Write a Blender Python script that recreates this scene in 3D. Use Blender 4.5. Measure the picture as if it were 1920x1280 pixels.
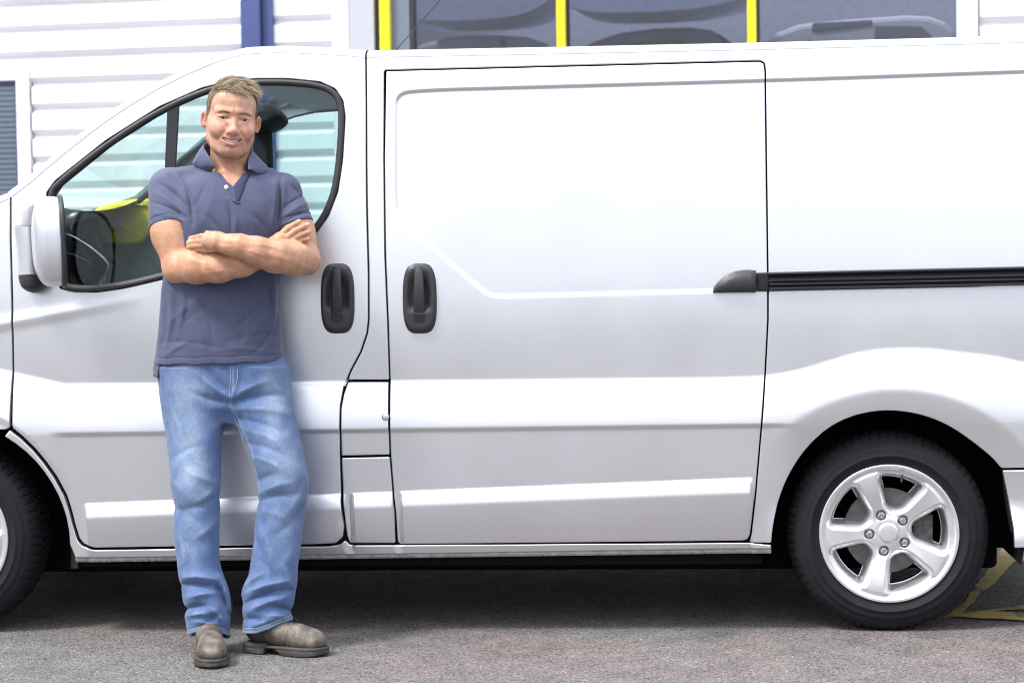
import bpy, bmesh, math, random
import numpy as np
from mathutils import Vector, Matrix
from mathutils.geometry import delaunay_2d_cdt
random.seed(7)
RNG = np.random.default_rng(7)
for o in list(bpy.data.objects):
    bpy.data.objects.remove(o, do_unlink=True)
scene = bpy.context.scene
COL = scene.collection

# ------------------------------------------------------------------ camera, light, exposure
F_PX, CAM_H, CAM_D = 3969.0, 1.302, 7.0
PITCH = math.atan((640 - 456) / F_PX)
ROLL = math.radians(0.92)
cam_data = bpy.data.cameras.new("camera")
cam = bpy.data.objects.new("camera", cam_data)
COL.objects.link(cam)
cam_data.sensor_width = 36.0
cam_data.lens = 36.0 * F_PX / 1920.0
cam_data.clip_start, cam_data.clip_end = 0.05, 1500
cam.location = (0, -CAM_D, CAM_H)
# looking along +Y, pitched down a little, rolled a little
R_cam = Matrix.Rotation(math.pi / 2 - PITCH, 3, 'X') @ Matrix.Rotation(-ROLL, 3, 'Z')
cam.rotation_euler = R_cam.to_euler()
cam_data.dof.use_dof = True
cam_data.dof.focus_distance = 6.85
cam_data.dof.aperture_fstop = 4.0
scene.camera = cam

SUN_EL, SUN_AZ = math.radians(56), math.radians(238)      # azimuth the light comes from, 0 = +Y, clockwise
world = bpy.data.worlds.new("World")
scene.world = world
world.use_nodes = True
wn, wl = world.node_tree.nodes, world.node_tree.links
wn.clear()
w_out = wn.new("ShaderNodeOutputWorld")
w_bg = wn.new("ShaderNodeBackground")
w_sky = wn.new("ShaderNodeTexSky")
w_sky.sky_type = 'NISHITA'
w_sky.sun_disc = False
w_sky.sun_elevation = SUN_EL
w_sky.sun_rotation = SUN_AZ
w_sky.dust_density = 3.0
w_sky.air_density = 1.0
w_hs = wn.new("ShaderNodeHueSaturation")
w_hs.inputs["Saturation"].default_value = 0.30
wl.new(w_sky.outputs[0], w_hs.inputs["Color"])
# broken white cloud, soft and large
w_tc = wn.new("ShaderNodeTexCoord")
w_map = wn.new("ShaderNodeMapping")
w_map.inputs["Scale"].default_value = (1.0, 1.0, 2.4)
w_no = wn.new("ShaderNodeTexNoise")
w_no.inputs["Scale"].default_value = 2.6
w_no.inputs["Detail"].default_value = 7
w_no.inputs["Roughness"].default_value = 0.55
w_cr = wn.new("ShaderNodeValToRGB")
w_cr.color_ramp.elements[0].position, w_cr.color_ramp.elements[0].color = 0.36, (0, 0, 0, 1)
w_cr.color_ramp.elements[1].position, w_cr.color_ramp.elements[1].color = 0.62, (1, 1, 1, 1)
w_mx = wn.new("ShaderNodeMixRGB")
w_mx.inputs[2].default_value = (10.0, 10.45, 11.6, 1)
wl.new(w_tc.outputs["Generated"], w_map.inputs[0])
wl.new(w_map.outputs[0], w_no.inputs["Vector"])
wl.new(w_no.outputs["Fac"], w_cr.inputs[0])
wl.new(w_cr.outputs[0], w_mx.inputs[0])
wl.new(w_hs.outputs[0], w_mx.inputs[1])
# an overcast sky is about three times as bright overhead as at the horizon
w_sep = wn.new("ShaderNodeSeparateXYZ")
wl.new(w_tc.outputs["Generated"], w_sep.inputs[0])
w_el = wn.new("ShaderNodeMapRange")
w_el.inputs[1].default_value, w_el.inputs[2].default_value = 0.0, 1.0
w_el.inputs[3].default_value, w_el.inputs[4].default_value = 0.42, 1.7
wl.new(w_sep.outputs[2], w_el.inputs[0])
w_ov = wn.new("ShaderNodeVectorMath"); w_ov.operation = 'SCALE'
wl.new(w_mx.outputs[0], w_ov.inputs[0]); wl.new(w_el.outputs[0], w_ov.inputs["Scale"])
wl.new(w_ov.outputs[0], w_bg.inputs["Color"])
w_bg.inputs["Strength"].default_value = 0.09
wl.new(w_bg.outputs[0], w_out.inputs[0])

sun_data = bpy.data.lights.new("sun", 'SUN')
sun_data.energy = 1.5
sun_data.angle = math.radians(11)
sun_data.color = (1.0, 0.95, 0.88)
sun = bpy.data.objects.new("sun", sun_data)
COL.objects.link(sun)
sdir = Vector((math.sin(SUN_AZ) * math.cos(SUN_EL), math.cos(SUN_AZ) * math.cos(SUN_EL), math.sin(SUN_EL)))
sun.rotation_euler = (-sdir).to_track_quat('-Z', 'Y').to_euler()
sun.location = sdir * 30

scene.view_settings.view_transform = 'Standard'
scene.view_settings.look = 'None'
scene.view_settings.gamma = 1.0
scene.view_settings.exposure = 1.30
scene.view_settings.use_curve_mapping = False
scene.render.engine = 'CYCLES'
scene.cycles.use_denoising = True
scene.cycles.filter_width = 1.05
scene.cycles.max_bounces = 8
scene.cycles.transparent_max_bounces = 16

# ------------------------------------------------------------------ measuring: photo pixel -> point
R_np = np.array(R_cam)
C_np = np.array([0.0, -CAM_D, CAM_H])
def ray(px, py):
    d = np.stack([(np.asarray(px, float) - 960) / F_PX, -(np.asarray(py, float) - 640) / F_PX,
                  -np.ones_like(np.asarray(px, float))], -1)
    return d @ R_np.T
def at(px, py, Y):
    """the world point seen at a photo pixel at depth Y"""
    d = ray(px, py)
    t = (np.asarray(Y, float) + CAM_D) / d[..., 1]
    return C_np + d * t[..., None]
def proj(P):
    """world points (n,3) -> photo pixels"""
    q = (P - C_np.astype(P.dtype)) @ R_np.astype(P.dtype)
    return 960 + F_PX * q[..., 0] / -q[..., 2], 640 - F_PX * q[..., 1] / -q[..., 2]

# ------------------------------------------------------------------ 2D helpers
def sstep(t):
    t = np.clip(t, 0, 1); return t * t * (3 - 2 * t)
def offset_poly(P, d):
    """move a closed polyline (n,2) to its left by d"""
    a, b = np.roll(P, 1, 0), np.roll(P, -1, 0)
    t = b - a; t /= np.maximum(np.linalg.norm(t, axis=1, keepdims=True), 1e-9)
    return P + np.stack([-t[:, 1], t[:, 0]], 1) * d
def area(P):
    x, y = P[:, 0], P[:, 1]
    return 0.5 * np.sum(x * np.roll(y, -1) - y * np.roll(x, -1))
def resample(P, step, closed=True):
    P = np.asarray(P, float)
    Q = np.vstack([P, P[:1]]) if closed else P
    seg = np.linalg.norm(np.diff(Q, axis=0), axis=1)
    out = []
    for i, L in enumerate(seg):
        k = max(1, int(math.ceil(L / step)))
        for j in range(k):
            out.append(Q[i] + (Q[i + 1] - Q[i]) * j / k)
    if not closed: out.append(Q[-1])
    return np.array(out)
def chaikin(P, n=2, closed=True, keep=0.25):
    P = np.asarray(P, float)
    for _ in range(n):
        Q = np.vstack([P, P[:1]]) if closed else P
        a = Q[:-1] * (1 - keep) + Q[1:] * keep; b = Q[:-1] * keep + Q[1:] * (1 - keep)
        R = np.empty((len(a) * 2, P.shape[1])); R[0::2] = a; R[1::2] = b
        P = R if closed else np.vstack([P[:1], R[1:-1], P[-1:]])
    return P
def inside(P, pts):
    x, y = pts[:, 0], pts[:, 1]
    r = np.zeros(len(pts), bool)
    a, b = P, np.roll(P, -1, 0)
    for (x0, y0), (x1, y1) in zip(a, b):
        if y0 == y1: continue
        c = ((y0 > y) != (y1 > y)) & (x < (x1 - x0) * (y - y0) / (y1 - y0) + x0)
        r ^= c
    return r
def dist_poly(P, pts, closed=True):
    a = P if closed else P[:-1]
    b = np.roll(P, -1, 0) if closed else P[1:]
    r = np.full(len(pts), 1e9)
    for p, q in zip(a, b):
        e = q - p; L = e @ e
        if L < 1e-14: continue
        t = np.clip(((pts - p) @ e) / L, 0, 1)
        d = pts - p - t[:, None] * e
        r = np.minimum(r, np.einsum('ij,ij->i', d, d))
    return np.sqrt(r)

# ------------------------------------------------------------------ object helpers
def link(o, parent=None):
    COL.objects.link(o)
    if parent is not None:
        o.parent = parent
    return o
def tag(o, label=None, cat=None, group=None, kind=None):
    for k, v in (("label", label), ("category", cat), ("group", group), ("kind", kind)):
        if v: o[k] = v
    return o
def empty(name, loc=(0, 0, 0), rz=0):
    o = bpy.data.objects.new(name, None)
    o.location = loc
    o.rotation_euler = (0, 0, rz)
    o.empty_display_size = 0.2
    return link(o)
def mesh_obj(name, verts, faces, mat, parent=None, smooth=True):
    me = bpy.data.meshes.new(name)
    me.from_pydata([tuple(map(float, v)) for v in verts], [], [tuple(map(int, f)) for f in faces])
    if smooth:
        me.polygons.foreach_set("use_smooth", [True] * len(me.polygons))
    me.update()
    if mat is not None: me.materials.append(mat)
    return link(bpy.data.objects.new(name, me), parent)
class MB:
    """collects simple shapes into one mesh"""
    def __init__(s): s.v, s.f = [], []
    def add(s, v, f):
        n = len(s.v); s.v += [tuple(p) for p in v]; s.f += [tuple(i + n for i in q) for q in f]
        return s
    def box(s, lo, hi, M=None):
        x0, y0, z0 = lo; x1, y1, z1 = hi
        v = [(x0,y0,z0),(x1,y0,z0),(x1,y1,z0),(x0,y1,z0),(x0,y0,z1),(x1,y0,z1),(x1,y1,z1),(x0,y1,z1)]
        if M is not None: v = [tuple(M @ Vector(p)) for p in v]
        return s.add(v, [(0,3,2,1),(4,5,6,7),(0,1,5,4),(1,2,6,5),(2,3,7,6),(3,0,4,7)])
    def tube(s, pts, r, n=10, caps=True, flat=1.0):
        pts = [Vector(p) for p in pts]
        rs = r if hasattr(r, '__len__') else [r] * len(pts)
        rings = []
        up0 = Vector((0, 0, 1))
        for i, p in enumerate(pts):
            t = (pts[min(i + 1, len(pts) - 1)] - pts[max(i - 1, 0)]).normalized()
            a = t.cross(up0)
            if a.length < 1e-3: a = t.cross(Vector((1, 0, 0)))
            a.normalize(); b = a.cross(t).normalized()
            rings.append([p + (a * math.cos(2*math.pi*k/n) + b * flat * math.sin(2*math.pi*k/n)) * rs[i] for k in range(n)])
        v = [q for rg in rings for q in rg]
        f = [(i*n+k, i*n+(k+1) % n, (i+1)*n+(k+1) % n, (i+1)*n+k) for i in range(len(pts)-1) for k in range(n)]
        if caps:
            f += [tuple(range(n-1, -1, -1)), tuple((len(pts)-1)*n+k for k in range(n))]
        return s.add(v, f)
    def build(s, name, mat, parent=None, smooth=False, bevel=0):
        o = mesh_obj(name, s.v, s.f, mat, parent, smooth)
        if bevel:
            m = o.modifiers.new("bevel", 'BEVEL'); m.width = bevel; m.segments = 2; m.limit_method = 'ANGLE'
            m.harden_normals = False
        return o
def grid_obj(name, P, mat, parent=None, closed_u=False, thick=0.0, flip=False):
    """P (n,m,3) array of points -> quad sheet, optional thickness"""
    n, m = P.shape[:2]
    f = []
    for i in range(n if closed_u else n - 1):
        for j in range(m - 1):
            a, b = i * m + j, ((i + 1) % n) * m + j
            q = (a, b, b + 1, a + 1)
            f.append(q[::-1] if flip else q)
    o = mesh_obj(name, P.reshape(-1, 3), f, mat, parent, True)
    if thick:
        md = o.modifiers.new("thick", 'SOLIDIFY'); md.thickness = thick; md.offset = 1.0
    return o

# ------------------------------------------------------------------ materials
def mat_new(name):
    m = bpy.data.materials.new(name); m.use_nodes = True
    nt = m.node_tree
    return m, nt.nodes, nt.links, nt.nodes["Principled BSDF"]
def simple(name, col, rough=0.5, metal=0.0, noise=0.0, nscale=20.0, bump=0.0, bscale=200.0, coat=0.0, spec=0.5):
    m, n, l, p = mat_new(name)
    p.inputs["Base Color"].default_value = (*col, 1)
    p.inputs["Roughness"].default_value = rough
    p.inputs["Metallic"].default_value = metal
    p.inputs["Coat Weight"].default_value = coat
    p.inputs["Specular IOR Level"].default_value = spec
    tc = n.new("ShaderNodeTexCoord")
    if noise:
        no = n.new("ShaderNodeTexNoise"); no.inputs["Scale"].default_value = nscale; no.inputs["Detail"].default_value = 6
        l.new(tc.outputs["Object"], no.inputs["Vector"])
        mx = n.new("ShaderNodeMixRGB"); mx.blend_type = 'MULTIPLY'; mx.inputs[0].default_value = 1
        mx.inputs[1].default_value = (*col, 1)
        mr = n.new("ShaderNodeMapRange"); mr.inputs[1].default_value = 0.3; mr.inputs[2].default_value = 0.7
        mr.inputs[3].default_value = 1 - noise; mr.inputs[4].default_value = 1 + noise
        l.new(no.outputs["Fac"], mr.inputs[0]); l.new(mr.outputs[0], mx.inputs[2]); l.new(mx.outputs[0], p.inputs["Base Color"])
        rr = n.new("ShaderNodeMapRange"); rr.inputs[1].default_value = 0.3; rr.inputs[2].default_value = 0.7
        rr.inputs[3].default_value = max(rough - 0.06, 0.02); rr.inputs[4].default_value = min(rough + 0.06, 1)
        l.new(no.outputs["Fac"], rr.inputs[0]); l.new(rr.outputs[0], p.inputs["Roughness"])
    if bump:
        nb = n.new("ShaderNodeTexNoise"); nb.inputs["Scale"].default_value = bscale; nb.inputs["Detail"].default_value = 3
        l.new(tc.outputs["Object"], nb.inputs["Vector"])
        b = n.new("ShaderNodeBump"); b.inputs["Strength"].default_value = bump; b.inputs["Distance"].default_value = 0.004
        l.new(nb.outputs["Fac"], b.inputs["Height"]); l.new(b.outputs[0], p.inputs["Normal"])
    return m
def glass_mat(name, tint, rough=0.0, warp=0.0, refl=1.0):
    """a thin tinted pane: lets light through by its tint and mirrors by Fresnel"""
    m = bpy.data.materials.new(name); m.use_nodes = True
    n, l = m.node_tree.nodes, m.node_tree.links
    n.clear()
    out = n.new("ShaderNodeOutputMaterial")
    tr = n.new("ShaderNodeBsdfTransparent"); tr.inputs[0].default_value = (*tint, 1)
    gl = n.new("ShaderNodeBsdfGlossy"); gl.inputs["Roughness"].default_value = rough
    fr = n.new("ShaderNodeFresnel"); fr.inputs["IOR"].default_value = 1.52
    ml = n.new("ShaderNodeMath"); ml.operation = 'MULTIPLY'; ml.inputs[1].default_value = refl * 1.7
    l.new(fr.outputs[0], ml.inputs[0])
    mx = n.new("ShaderNodeMixShader")
    l.new(ml.outputs[0], mx.inputs[0]); l.new(tr.outputs[0], mx.inputs[1]); l.new(gl.outputs[0], mx.inputs[2])
    l.new(mx.outputs[0], out.inputs[0])
    if warp:
        tc = n.new("ShaderNodeTexCoord"); no = n.new("ShaderNodeTexNoise"); no.inputs["Scale"].default_value = 1.6
        b = n.new("ShaderNodeBump"); b.inputs["Strength"].default_value = warp; b.inputs["Distance"].default_value = 0.05
        l.new(tc.outputs["Object"], no.inputs["Vector"]); l.new(no.outputs["Fac"], b.inputs["Height"])
        l.new(b.outputs[0], gl.inputs["Normal"])
    return m
# ------------------------------------------------------------------ silver panel van
def paint_mat():
    m, n, l, p = mat_new("silver_paint")
    p.inputs["Metallic"].default_value = 0.90
    p.inputs["Roughness"].default_value = 0.36
    p.inputs["Coat Weight"].default_value = 0.6
    p.inputs["Coat Roughness"].default_value = 0.06
    tc = n.new("ShaderNodeTexCoord")
    fl = n.new("ShaderNodeTexNoise"); fl.inputs["Scale"].default_value = 900; fl.inputs["Detail"].default_value = 1
    dirt = n.new("ShaderNodeTexNoise"); dirt.inputs["Scale"].default_value = 3.2; dirt.inputs["Detail"].default_value = 8
    for q in (fl, dirt): l.new(tc.outputs["Object"], q.inputs["Vector"])
    cr = n.new("ShaderNodeMapRange"); cr.inputs[1].default_value = 0.3; cr.inputs[2].default_value = 0.7
    cr.inputs[3].default_value = 0.95; cr.inputs[4].default_value = 1.05
    l.new(fl.outputs["Fac"], cr.inputs[0])
    mx = n.new("ShaderNodeMixRGB"); mx.blend_type = 'MULTIPLY'; mx.inputs[0].default_value = 1
    mx.inputs[1].default_value = (0.775, 0.79, 0.825, 1)
    l.new(cr.outputs[0], mx.inputs[2]); l.new(mx.outputs[0], p.inputs["Base Color"])
    rr = n.new("ShaderNodeMapRange"); rr.inputs[1].default_value = 0.3; rr.inputs[2].default_value = 0.7
    rr.inputs[3].default_value = 0.32; rr.inputs[4].default_value = 0.40
    l.new(dirt.outputs["Fac"], rr.inputs[0]); l.new(rr.outputs[0], p.inputs["Roughness"])
    return m
M_PAINT = paint_mat()
M_BLACK = simple("black_plastic", (0.022, 0.022, 0.025), 0.45, noise=0.15, nscale=60, bump=0.12, bscale=500)
M_RUBBER = simple("black_rubber", (0.028, 0.026, 0.03), 0.55, noise=0.1)
M_GLOSSB = simple("gloss_black", (0.015, 0.015, 0.018), 0.22, noise=0.1)
M_INNER = simple("inner_black", (0.010, 0.010, 0.011), 0.9, spec=0.05)
M_FLANGE = simple("sill_flange_paint", (0.34, 0.34, 0.33), 0.55, metal=0.25, noise=0.25, nscale=40, bump=0.9, bscale=55)
M_TYRE = simple("tyre_rubber", (0.012, 0.012, 0.015), 0.78, noise=0.25, nscale=14, bump=0.10, bscale=250, spec=0.25)
M_ALLOY = simple("alloy_silver", (0.74, 0.74, 0.76), 0.34, metal=0.75, noise=0.05, nscale=12, coat=0.4)
M_STEEL = simple("steel", (0.42, 0.42, 0.43), 0.34, metal=1.0, noise=0.2, nscale=30)
M_DISC = simple("brake_disc_steel", (0.16, 0.155, 0.15), 0.5, metal=0.8, noise=0.3, nscale=30)
M_GLASS = glass_mat("tinted_glass", (0.66, 0.81, 0.80), warp=0.02, refl=0.6)
M_DASH = simple("dashboard_plastic", (0.26, 0.31, 0.30), 0.5, noise=0.15, bump=0.1)
M_YTRIM = simple("yellow_trim", (0.60, 0.48, 0.015), 0.45, noise=0.08)
M_SEAT = simple("seat_fabric", (0.020, 0.020, 0.022), 0.85, noise=0.2, nscale=80)
M_HEADLIN = simple("headlining", (0.74, 0.78, 0.85), 0.9, noise=0.05)
M_LAMP = simple("indicator_lens", (0.50, 0.50, 0.51), 0.2, noise=0.05, coat=0.5)

VAN_YAW = math.radians(-4.5)
van = empty("panel_van", (0, 0, 0), VAN_YAW)
tag(van, "silver metallic panel van parked side-on with a sliding side door", "van")
_cv, _sv = math.cos(VAN_YAW), math.sin(VAN_YAW)
def van_uv(px, py, v=0.0):
    """photo pixel -> (u, z) on the van's side at inward depth v (van frame)"""
    d = ray(px, py)
    du, dv = d[..., 0] * _cv + d[..., 1] * _sv, -d[..., 0] * _sv + d[..., 1] * _cv
    cu, cv_ = C_np[0] * _cv + C_np[1] * _sv, -C_np[0] * _sv + C_np[1] * _cv
    t = (v - cv_) / dv
    return cu + du * t, C_np[2] + d[..., 2] * t
def lean(z):
    s = z - 1.02
    sp = 0.08 * np.log1p(np.exp(np.clip(s / 0.08, -40, 40)))
    return 0.062 * sp + 0.050 * sp * sp
def van_pt(px, py):
    px, py = np.asarray(px, float), np.asarray(py, float)
    u, z = van_uv(px, py)
    for _ in range(4):
        u, z = van_uv(px, py, lean(z))
    return u, z
def vline(a, b):
    ua, za = van_pt(*a); ub, zb = van_pt(*b)
    k = (zb - za) / (ub - ua)
    return lambda u: za + k * (u - ua)
def U(px, py=700): return float(van_pt(px, py)[0])
L_D = vline((640, 713), (1400, 706))
L_E = vline((90, 813), (1480, 795))
L_F = vline((150, 943), (1410, 894))
L_SW = vline((20, 604), (240, 563))
def px_poly(pl):
    a = np.array(pl, float)
    u, z = van_pt(a[:, 0], a[:, 1])
    return np.stack([u, z], 1)
# the pressed panel of the load bay, recessed a few mm
MOULD = px_poly(chaikin([(2130, 128), (1920, 135), (1430, 152), (1000, 164), (780, 170), (744, 178), (742, 215), (742, 380), (748, 412), (790, 446),
                         (905, 545), (925, 556), (1000, 554), (1345, 545), (2130, 528)], 2))
MOULD_LO, MOULD_HI = MOULD.min(0) - 0.03, MOULD.max(0) + 0.03
AR_R = van_pt(1677, 1002); AR_F = van_pt(-107, 1012)
CLAD = [(U(152), U(646)), (U(653), U(739)), (U(744), U(1411))]
def ys(u, z):
    u, z = np.asarray(u, float), np.asarray(z, float)
    shp = u.shape
    u, z = u.ravel(), z.ravel()
    px = 960 + u * 567
    D = L_D(u); E = L_E(u)
    rear = np.clip((px - 1420) / 80, 0, 1)
    rise = 0.092 * np.exp(-np.abs((px - 1690) / 175.0) ** 2.6) + 0.025 * sstep((px - 1760) / 120)
    riseF = 0.00042 * np.clip(100 - px, 0, 160) ** 1.0
    D = D + rise + riseF
    v = lean(z)
    zt = np.maximum(z, D)
    s2 = 1.06 - zt
    v = v + 0.046 * 0.05 * np.log1p(np.exp(np.clip(s2 / 0.05, -40, 40)))
    # shoulder: comes out again below D
    H = D - E + 0.012
    t = np.clip((D - z) / H, 0, 1)
    sh = 1 - (1 - t) ** 1.75
    sh = np.where(t < 0.12, sh * sstep(t / 0.12) ** 0.5, sh)
    v = v - 0.040 * sh
    # crease at E and the tuck below it
    amp = (1 - sstep((px - 1425) / 80)) * sstep((px - 70) / 45)
    v = v + amp * 0.0085 * sstep((E + 0.008 - z) / 0.020)
    v = v + 0.048 * np.clip(E - z, 0, 1) * (1 - 0.6 * sstep((px - 1425) / 80))
    # swage that climbs over the front door
    g = z - L_SW(u)
    ramp = 1 - sstep((px - 60) / 230)
    v = v - ramp * 0.006 * np.exp(-(g / 0.020) ** 2)
    # lower cladding, one raised pad per panel
    F = L_F(u)
    w = np.zeros_like(u)
    for a, b in CLAD:
        w = np.maximum(w, sstep((u - a) / 0.016) * sstep((b - u) / 0.016))
    tc = np.clip((F - z) / 0.055, 0, 1)
    v = v - w * (0.021 * (1 - (1 - tc) ** 1.8)) + w * (0.06 * np.clip(F - 0.05 - z, 0, 1) + 0.55 * np.clip(F - 0.05 - z, 0, 1) ** 2)
    # flat lip round the rear arch
    r = np.hypot(u - AR_R[0], (z - AR_R[1]) * 0.985)
    ang = np.arctan2(z - AR_R[1], u - AR_R[0])
    lipw = 0.052 + 0.05 * np.cos(np.clip(ang, 0, math.pi)) ** 2
    lr = 0.416 + lipw - r
    v = v + 0.26 * 0.004 * np.log1p(np.exp(np.clip(lr / 0.004, -40, 40))) * sstep((z - 0.30) / 0.15) * rear * (r < 0.56)
    r2 = np.hypot(u - AR_F[0], z - AR_F[1])
    v = v + 0.006 * sstep((0.476 - r2) / 0.03)
    # recessed load-bay pressing
    pts = np.stack([u, z], 1)
    near = (u > MOULD_LO[0]) & (u < MOULD_HI[0]) & (z > MOULD_LO[1]) & (z < MOULD_HI[1])
    if near.any():
        q = pts[near]
        d = dist_poly(MOULD, q)
        d = np.where(inside(MOULD, q), d, -d)
        v[near] += 0.0075 * sstep((d + 0.007) / 0.014)
    return v.reshape(shp)
def panel_normals(u, z):
    h = 0.0015
    du = (ys(u + h, z) - ys(u - h, z)) / (2 * h)
    dz = (ys(u, z + h) - ys(u, z - h)) / (2 * h)
    n = np.stack([du, -np.ones_like(du), dz], 1)
    return n / np.linalg.norm(n, axis=1, keepdims=True)
def set_normals(me, nor):
    me.polygons.foreach_set("use_smooth", [True] * len(me.polygons))
    me.normals_split_custom_set_from_vertices([tuple(map(float, q)) for q in nor])
MOULD_PTS = np.vstack([offset_poly(resample(MOULD, 0.012), d) for d in (-0.011, -0.007, -0.003, 0.0, 0.003, 0.007, 0.011)])
def line_D(u):
    px = 960 + u * 567
    return L_D(u) + 0.092 * np.exp(-np.abs((px - 1690) / 175.0) ** 2.6) + 0.025 * sstep((px - 1760) / 120) + 0.00042 * np.clip(100 - px, 0, 160)
FEAT = [(line_D, (0.012, 0.005, -0.001, -0.006, -0.012, -0.019, -0.028, -0.040)), (L_E, (0.013, 0.008, 0.003, -0.002, -0.007, -0.012, -0.018)),
        (L_F, (0.004, 0.0005, -0.004, -0.010, -0.017, -0.025, -0.034, -0.044, -0.055, -0.062))]
def panel(name, outline_px, parent, holes_px=(), gap=0.0028, depth=0.022, du=0.018, dz=0.009, rounding=1, mat=None, back=0.0):
    """one body panel, cut to an outline measured in the photograph, lying on the side surface"""
    def prep(pl, g):
        P = chaikin(resample(pl, 0.018), 2, True, 0.25) if isinstance(pl, np.ndarray) else px_poly(chaikin(resample(np.array(pl, float), 9.0), 2, True, 0.25))
        if area(P) < 0: P = P[::-1]
        P = resample(P, 0.010)
        return offset_poly(P, g)
    O = prep(outline_px, gap)
    Hs = [prep(h, -gap) for h in holes_px]
    loops = [O] + Hs
    def ok(pts, m):
        r = inside(O, pts)
        for h in Hs: r &= ~inside(h, pts)
        if m:
            for L in loops: r[r] &= dist_poly(L, pts[r]) > m
        return r
    lo, hi = O.min(0), O.max(0)
    us = np.arange(lo[0], hi[0], du)
    ex = np.array([e + s * k for a, b in CLAD for e, s in ((a, 1), (b, -1)) for k in (-.003, .001, .004, .007, .010, .013, .017)])
    us = np.sort(np.concatenate([us, ex[(ex > lo[0]) & (ex < hi[0])]]))
    keep = [0]
    for i in range(1, len(us)):
        if us[i] - us[keep[-1]] > 0.0025: keep.append(i)
    us = us[keep]
    zs = np.arange(lo[1], hi[1], dz)
    G = np.stack(np.meshgrid(us, zs), -1).reshape(-1, 2)
    G = G[ok(G, 0.009)]
    fr = []
    if mat is None and len(G):
        for fn, offs in FEAT:
            lu = fn(G[:, 0])
            G = G[(G[:, 1] > lu + offs[0] + 0.004) | (G[:, 1] < lu + offs[-1] - 0.004)]
        for fn, offs in FEAT:
            for k in offs: fr.append(np.stack([us, fn(us) + k], 1))
        fr = np.vstack(fr); fr = fr[ok(fr, 0.006)]
    else: fr = np.zeros((0, 2))
    MP = MOULD_PTS[ok(MOULD_PTS, 0.009)] if name in ("sliding_door", "side_panel") else np.zeros((0, 2))
    if len(MP) and len(G):
        near = (dist_poly(MOULD, G) < 0.014); G = G[~near]
    G = np.vstack([G, fr])
    ring = []
    for L, sgn in [(O, 1)] + [(h, -1) for h in Hs]:
        R = offset_poly(L, 0.0035 * sgn)
        ring.append(R[ok(R, 0.002)])
    ring = np.vstack(ring)
    allp = np.vstack(loops + [ring, G, MP])
    edges, k = [], 0
    for L in loops:
        n = len(L); edges += [(k + i, k + (i + 1) % n) for i in range(n)]; k += n
    nb = k
    vo, eo, fo, ov, _, _ = delaunay_2d_cdt([Vector(p) for p in allp], edges, [], 0, 1e-6)
    V2 = np.array([(p.x, p.y) for p in vo])
    F = np.array(fo)
    cen = V2[F].mean(1)
    F = F[ok(cen, 0)]
    v = ys(V2[:, 0], V2[:, 1]) + back
    N = panel_normals(V2[:, 0], V2[:, 1])
    V3 = np.stack([V2[:, 0], v, V2[:, 1]], 1)
    # map original boundary indices -> output
    omap = {}
    for i, src in enumerate(ov):
        for s in src: omap[s] = i
    verts, nors, faces = [V3], [N], [tuple(t) for t in F]
    base, k = len(V3), 0
    for li, L in enumerate(loops):
        n = len(L)
        idx = np.array([omap.get(k + i, 0) for i in range(n)])
        k += n
        out2 = offset_poly(L, -1) - L
        if li: out2 = -out2
        eN = np.stack([out2[:, 0], np.zeros(n), out2[:, 1]], 1)
        a = V3[idx].copy(); b = a.copy(); b[:, 1] += depth
        a[:, 1] += 0.0
        bl = N[idx] + 1.1 * eN; bl /= np.linalg.norm(bl, axis=1, keepdims=True)
        # rounded lip: the outline vertices lean outwards, then turn in
        nors[0][idx] = bl
        V3[idx, 1] += 0.0012
        a[:, 1] += 0.0012
        verts += [a, b]; nors += [eN * 0.9 + N[idx] * 0.3, eN]
        for i in range(n):
            j = (i + 1) % n
            q = (base + i, base + j, base + n + j, base + n + i)
            faces.append(q[::-1] if li == 0 else q)
        base += 2 * n
    me = bpy.data.meshes.new(name)
    VV = np.vstack(verts); NN = np.vstack(nors)
    me.from_pydata(VV.tolist(), [], [tuple(map(int, f)) for f in faces])
    me.materials.append(mat or M_PAINT)
    o = link(bpy.data.objects.new(name, me), parent)
    set_normals(me, NN)
    return o

DOOR_R = [(686, 112), (687, 200), (687, 300), (688, 400), (691, 520), (691, 600), (688, 625), (676, 660), (657, 695), (645, 725), (640, 760)]
CAB_TOP = [(20, 371), (50, 349), (110, 298), (160, 258), (200, 228), (250, 195), (300, 166), (350, 141), (400, 120), (430, 109), (457, 102), (490, 100), (520, 99),
           (560, 100), (600, 102), (650, 105), (684, 108)]
DOOR = CAB_TOP + DOOR_R + [(640, 850), (642, 940), (648, 985), (645, 1006), (632, 1018), (600, 1020), (400, 1023), (178, 1026), (157, 1019),
         (149, 1009), (141, 983), (134, 954), (126, 927), (108, 891), (88, 862), (69, 839), (49, 819), (27, 800), (24, 700), (23, 560), (20, 450)]
WINDOW = [(112, 540), (100, 480), (92, 420), (88, 362), (104, 340), (200, 264), (300, 201), (380, 166), (430, 154), (480, 149), (540, 149), (600, 155), (628, 168),
          (642, 190), (646, 220), (641, 300), (632, 360), (614, 405), (590, 438), (555, 456), (520, 465), (450, 482), (300, 524), (230, 540), (180, 547), (140, 546)]
BACKSIDE = [(1876, 878), (1860, 858), (1815, 822), (1770, 793), (1720, 775), (1665, 768), (1610, 775), (1560, 796), (1520, 830), (1485, 878), (1462, 930), (1450, 985), (1447, 1018)]
BACKSIDE = [tuple(q) for q in chaikin(np.array(BACKSIDE, float), 3, False)]
SLIDE_R = [(1404, 1017), (1408, 1000), (1417, 920), (1427, 800), (1435, 700), (1440, 600), (1440, 520), (1437, 300), (1435, 135), (1433, 119), (1425, 115)]
SLIDE_L = [(721, 133), (720, 300), (722, 480), (727, 600), (730, 713)]
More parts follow.
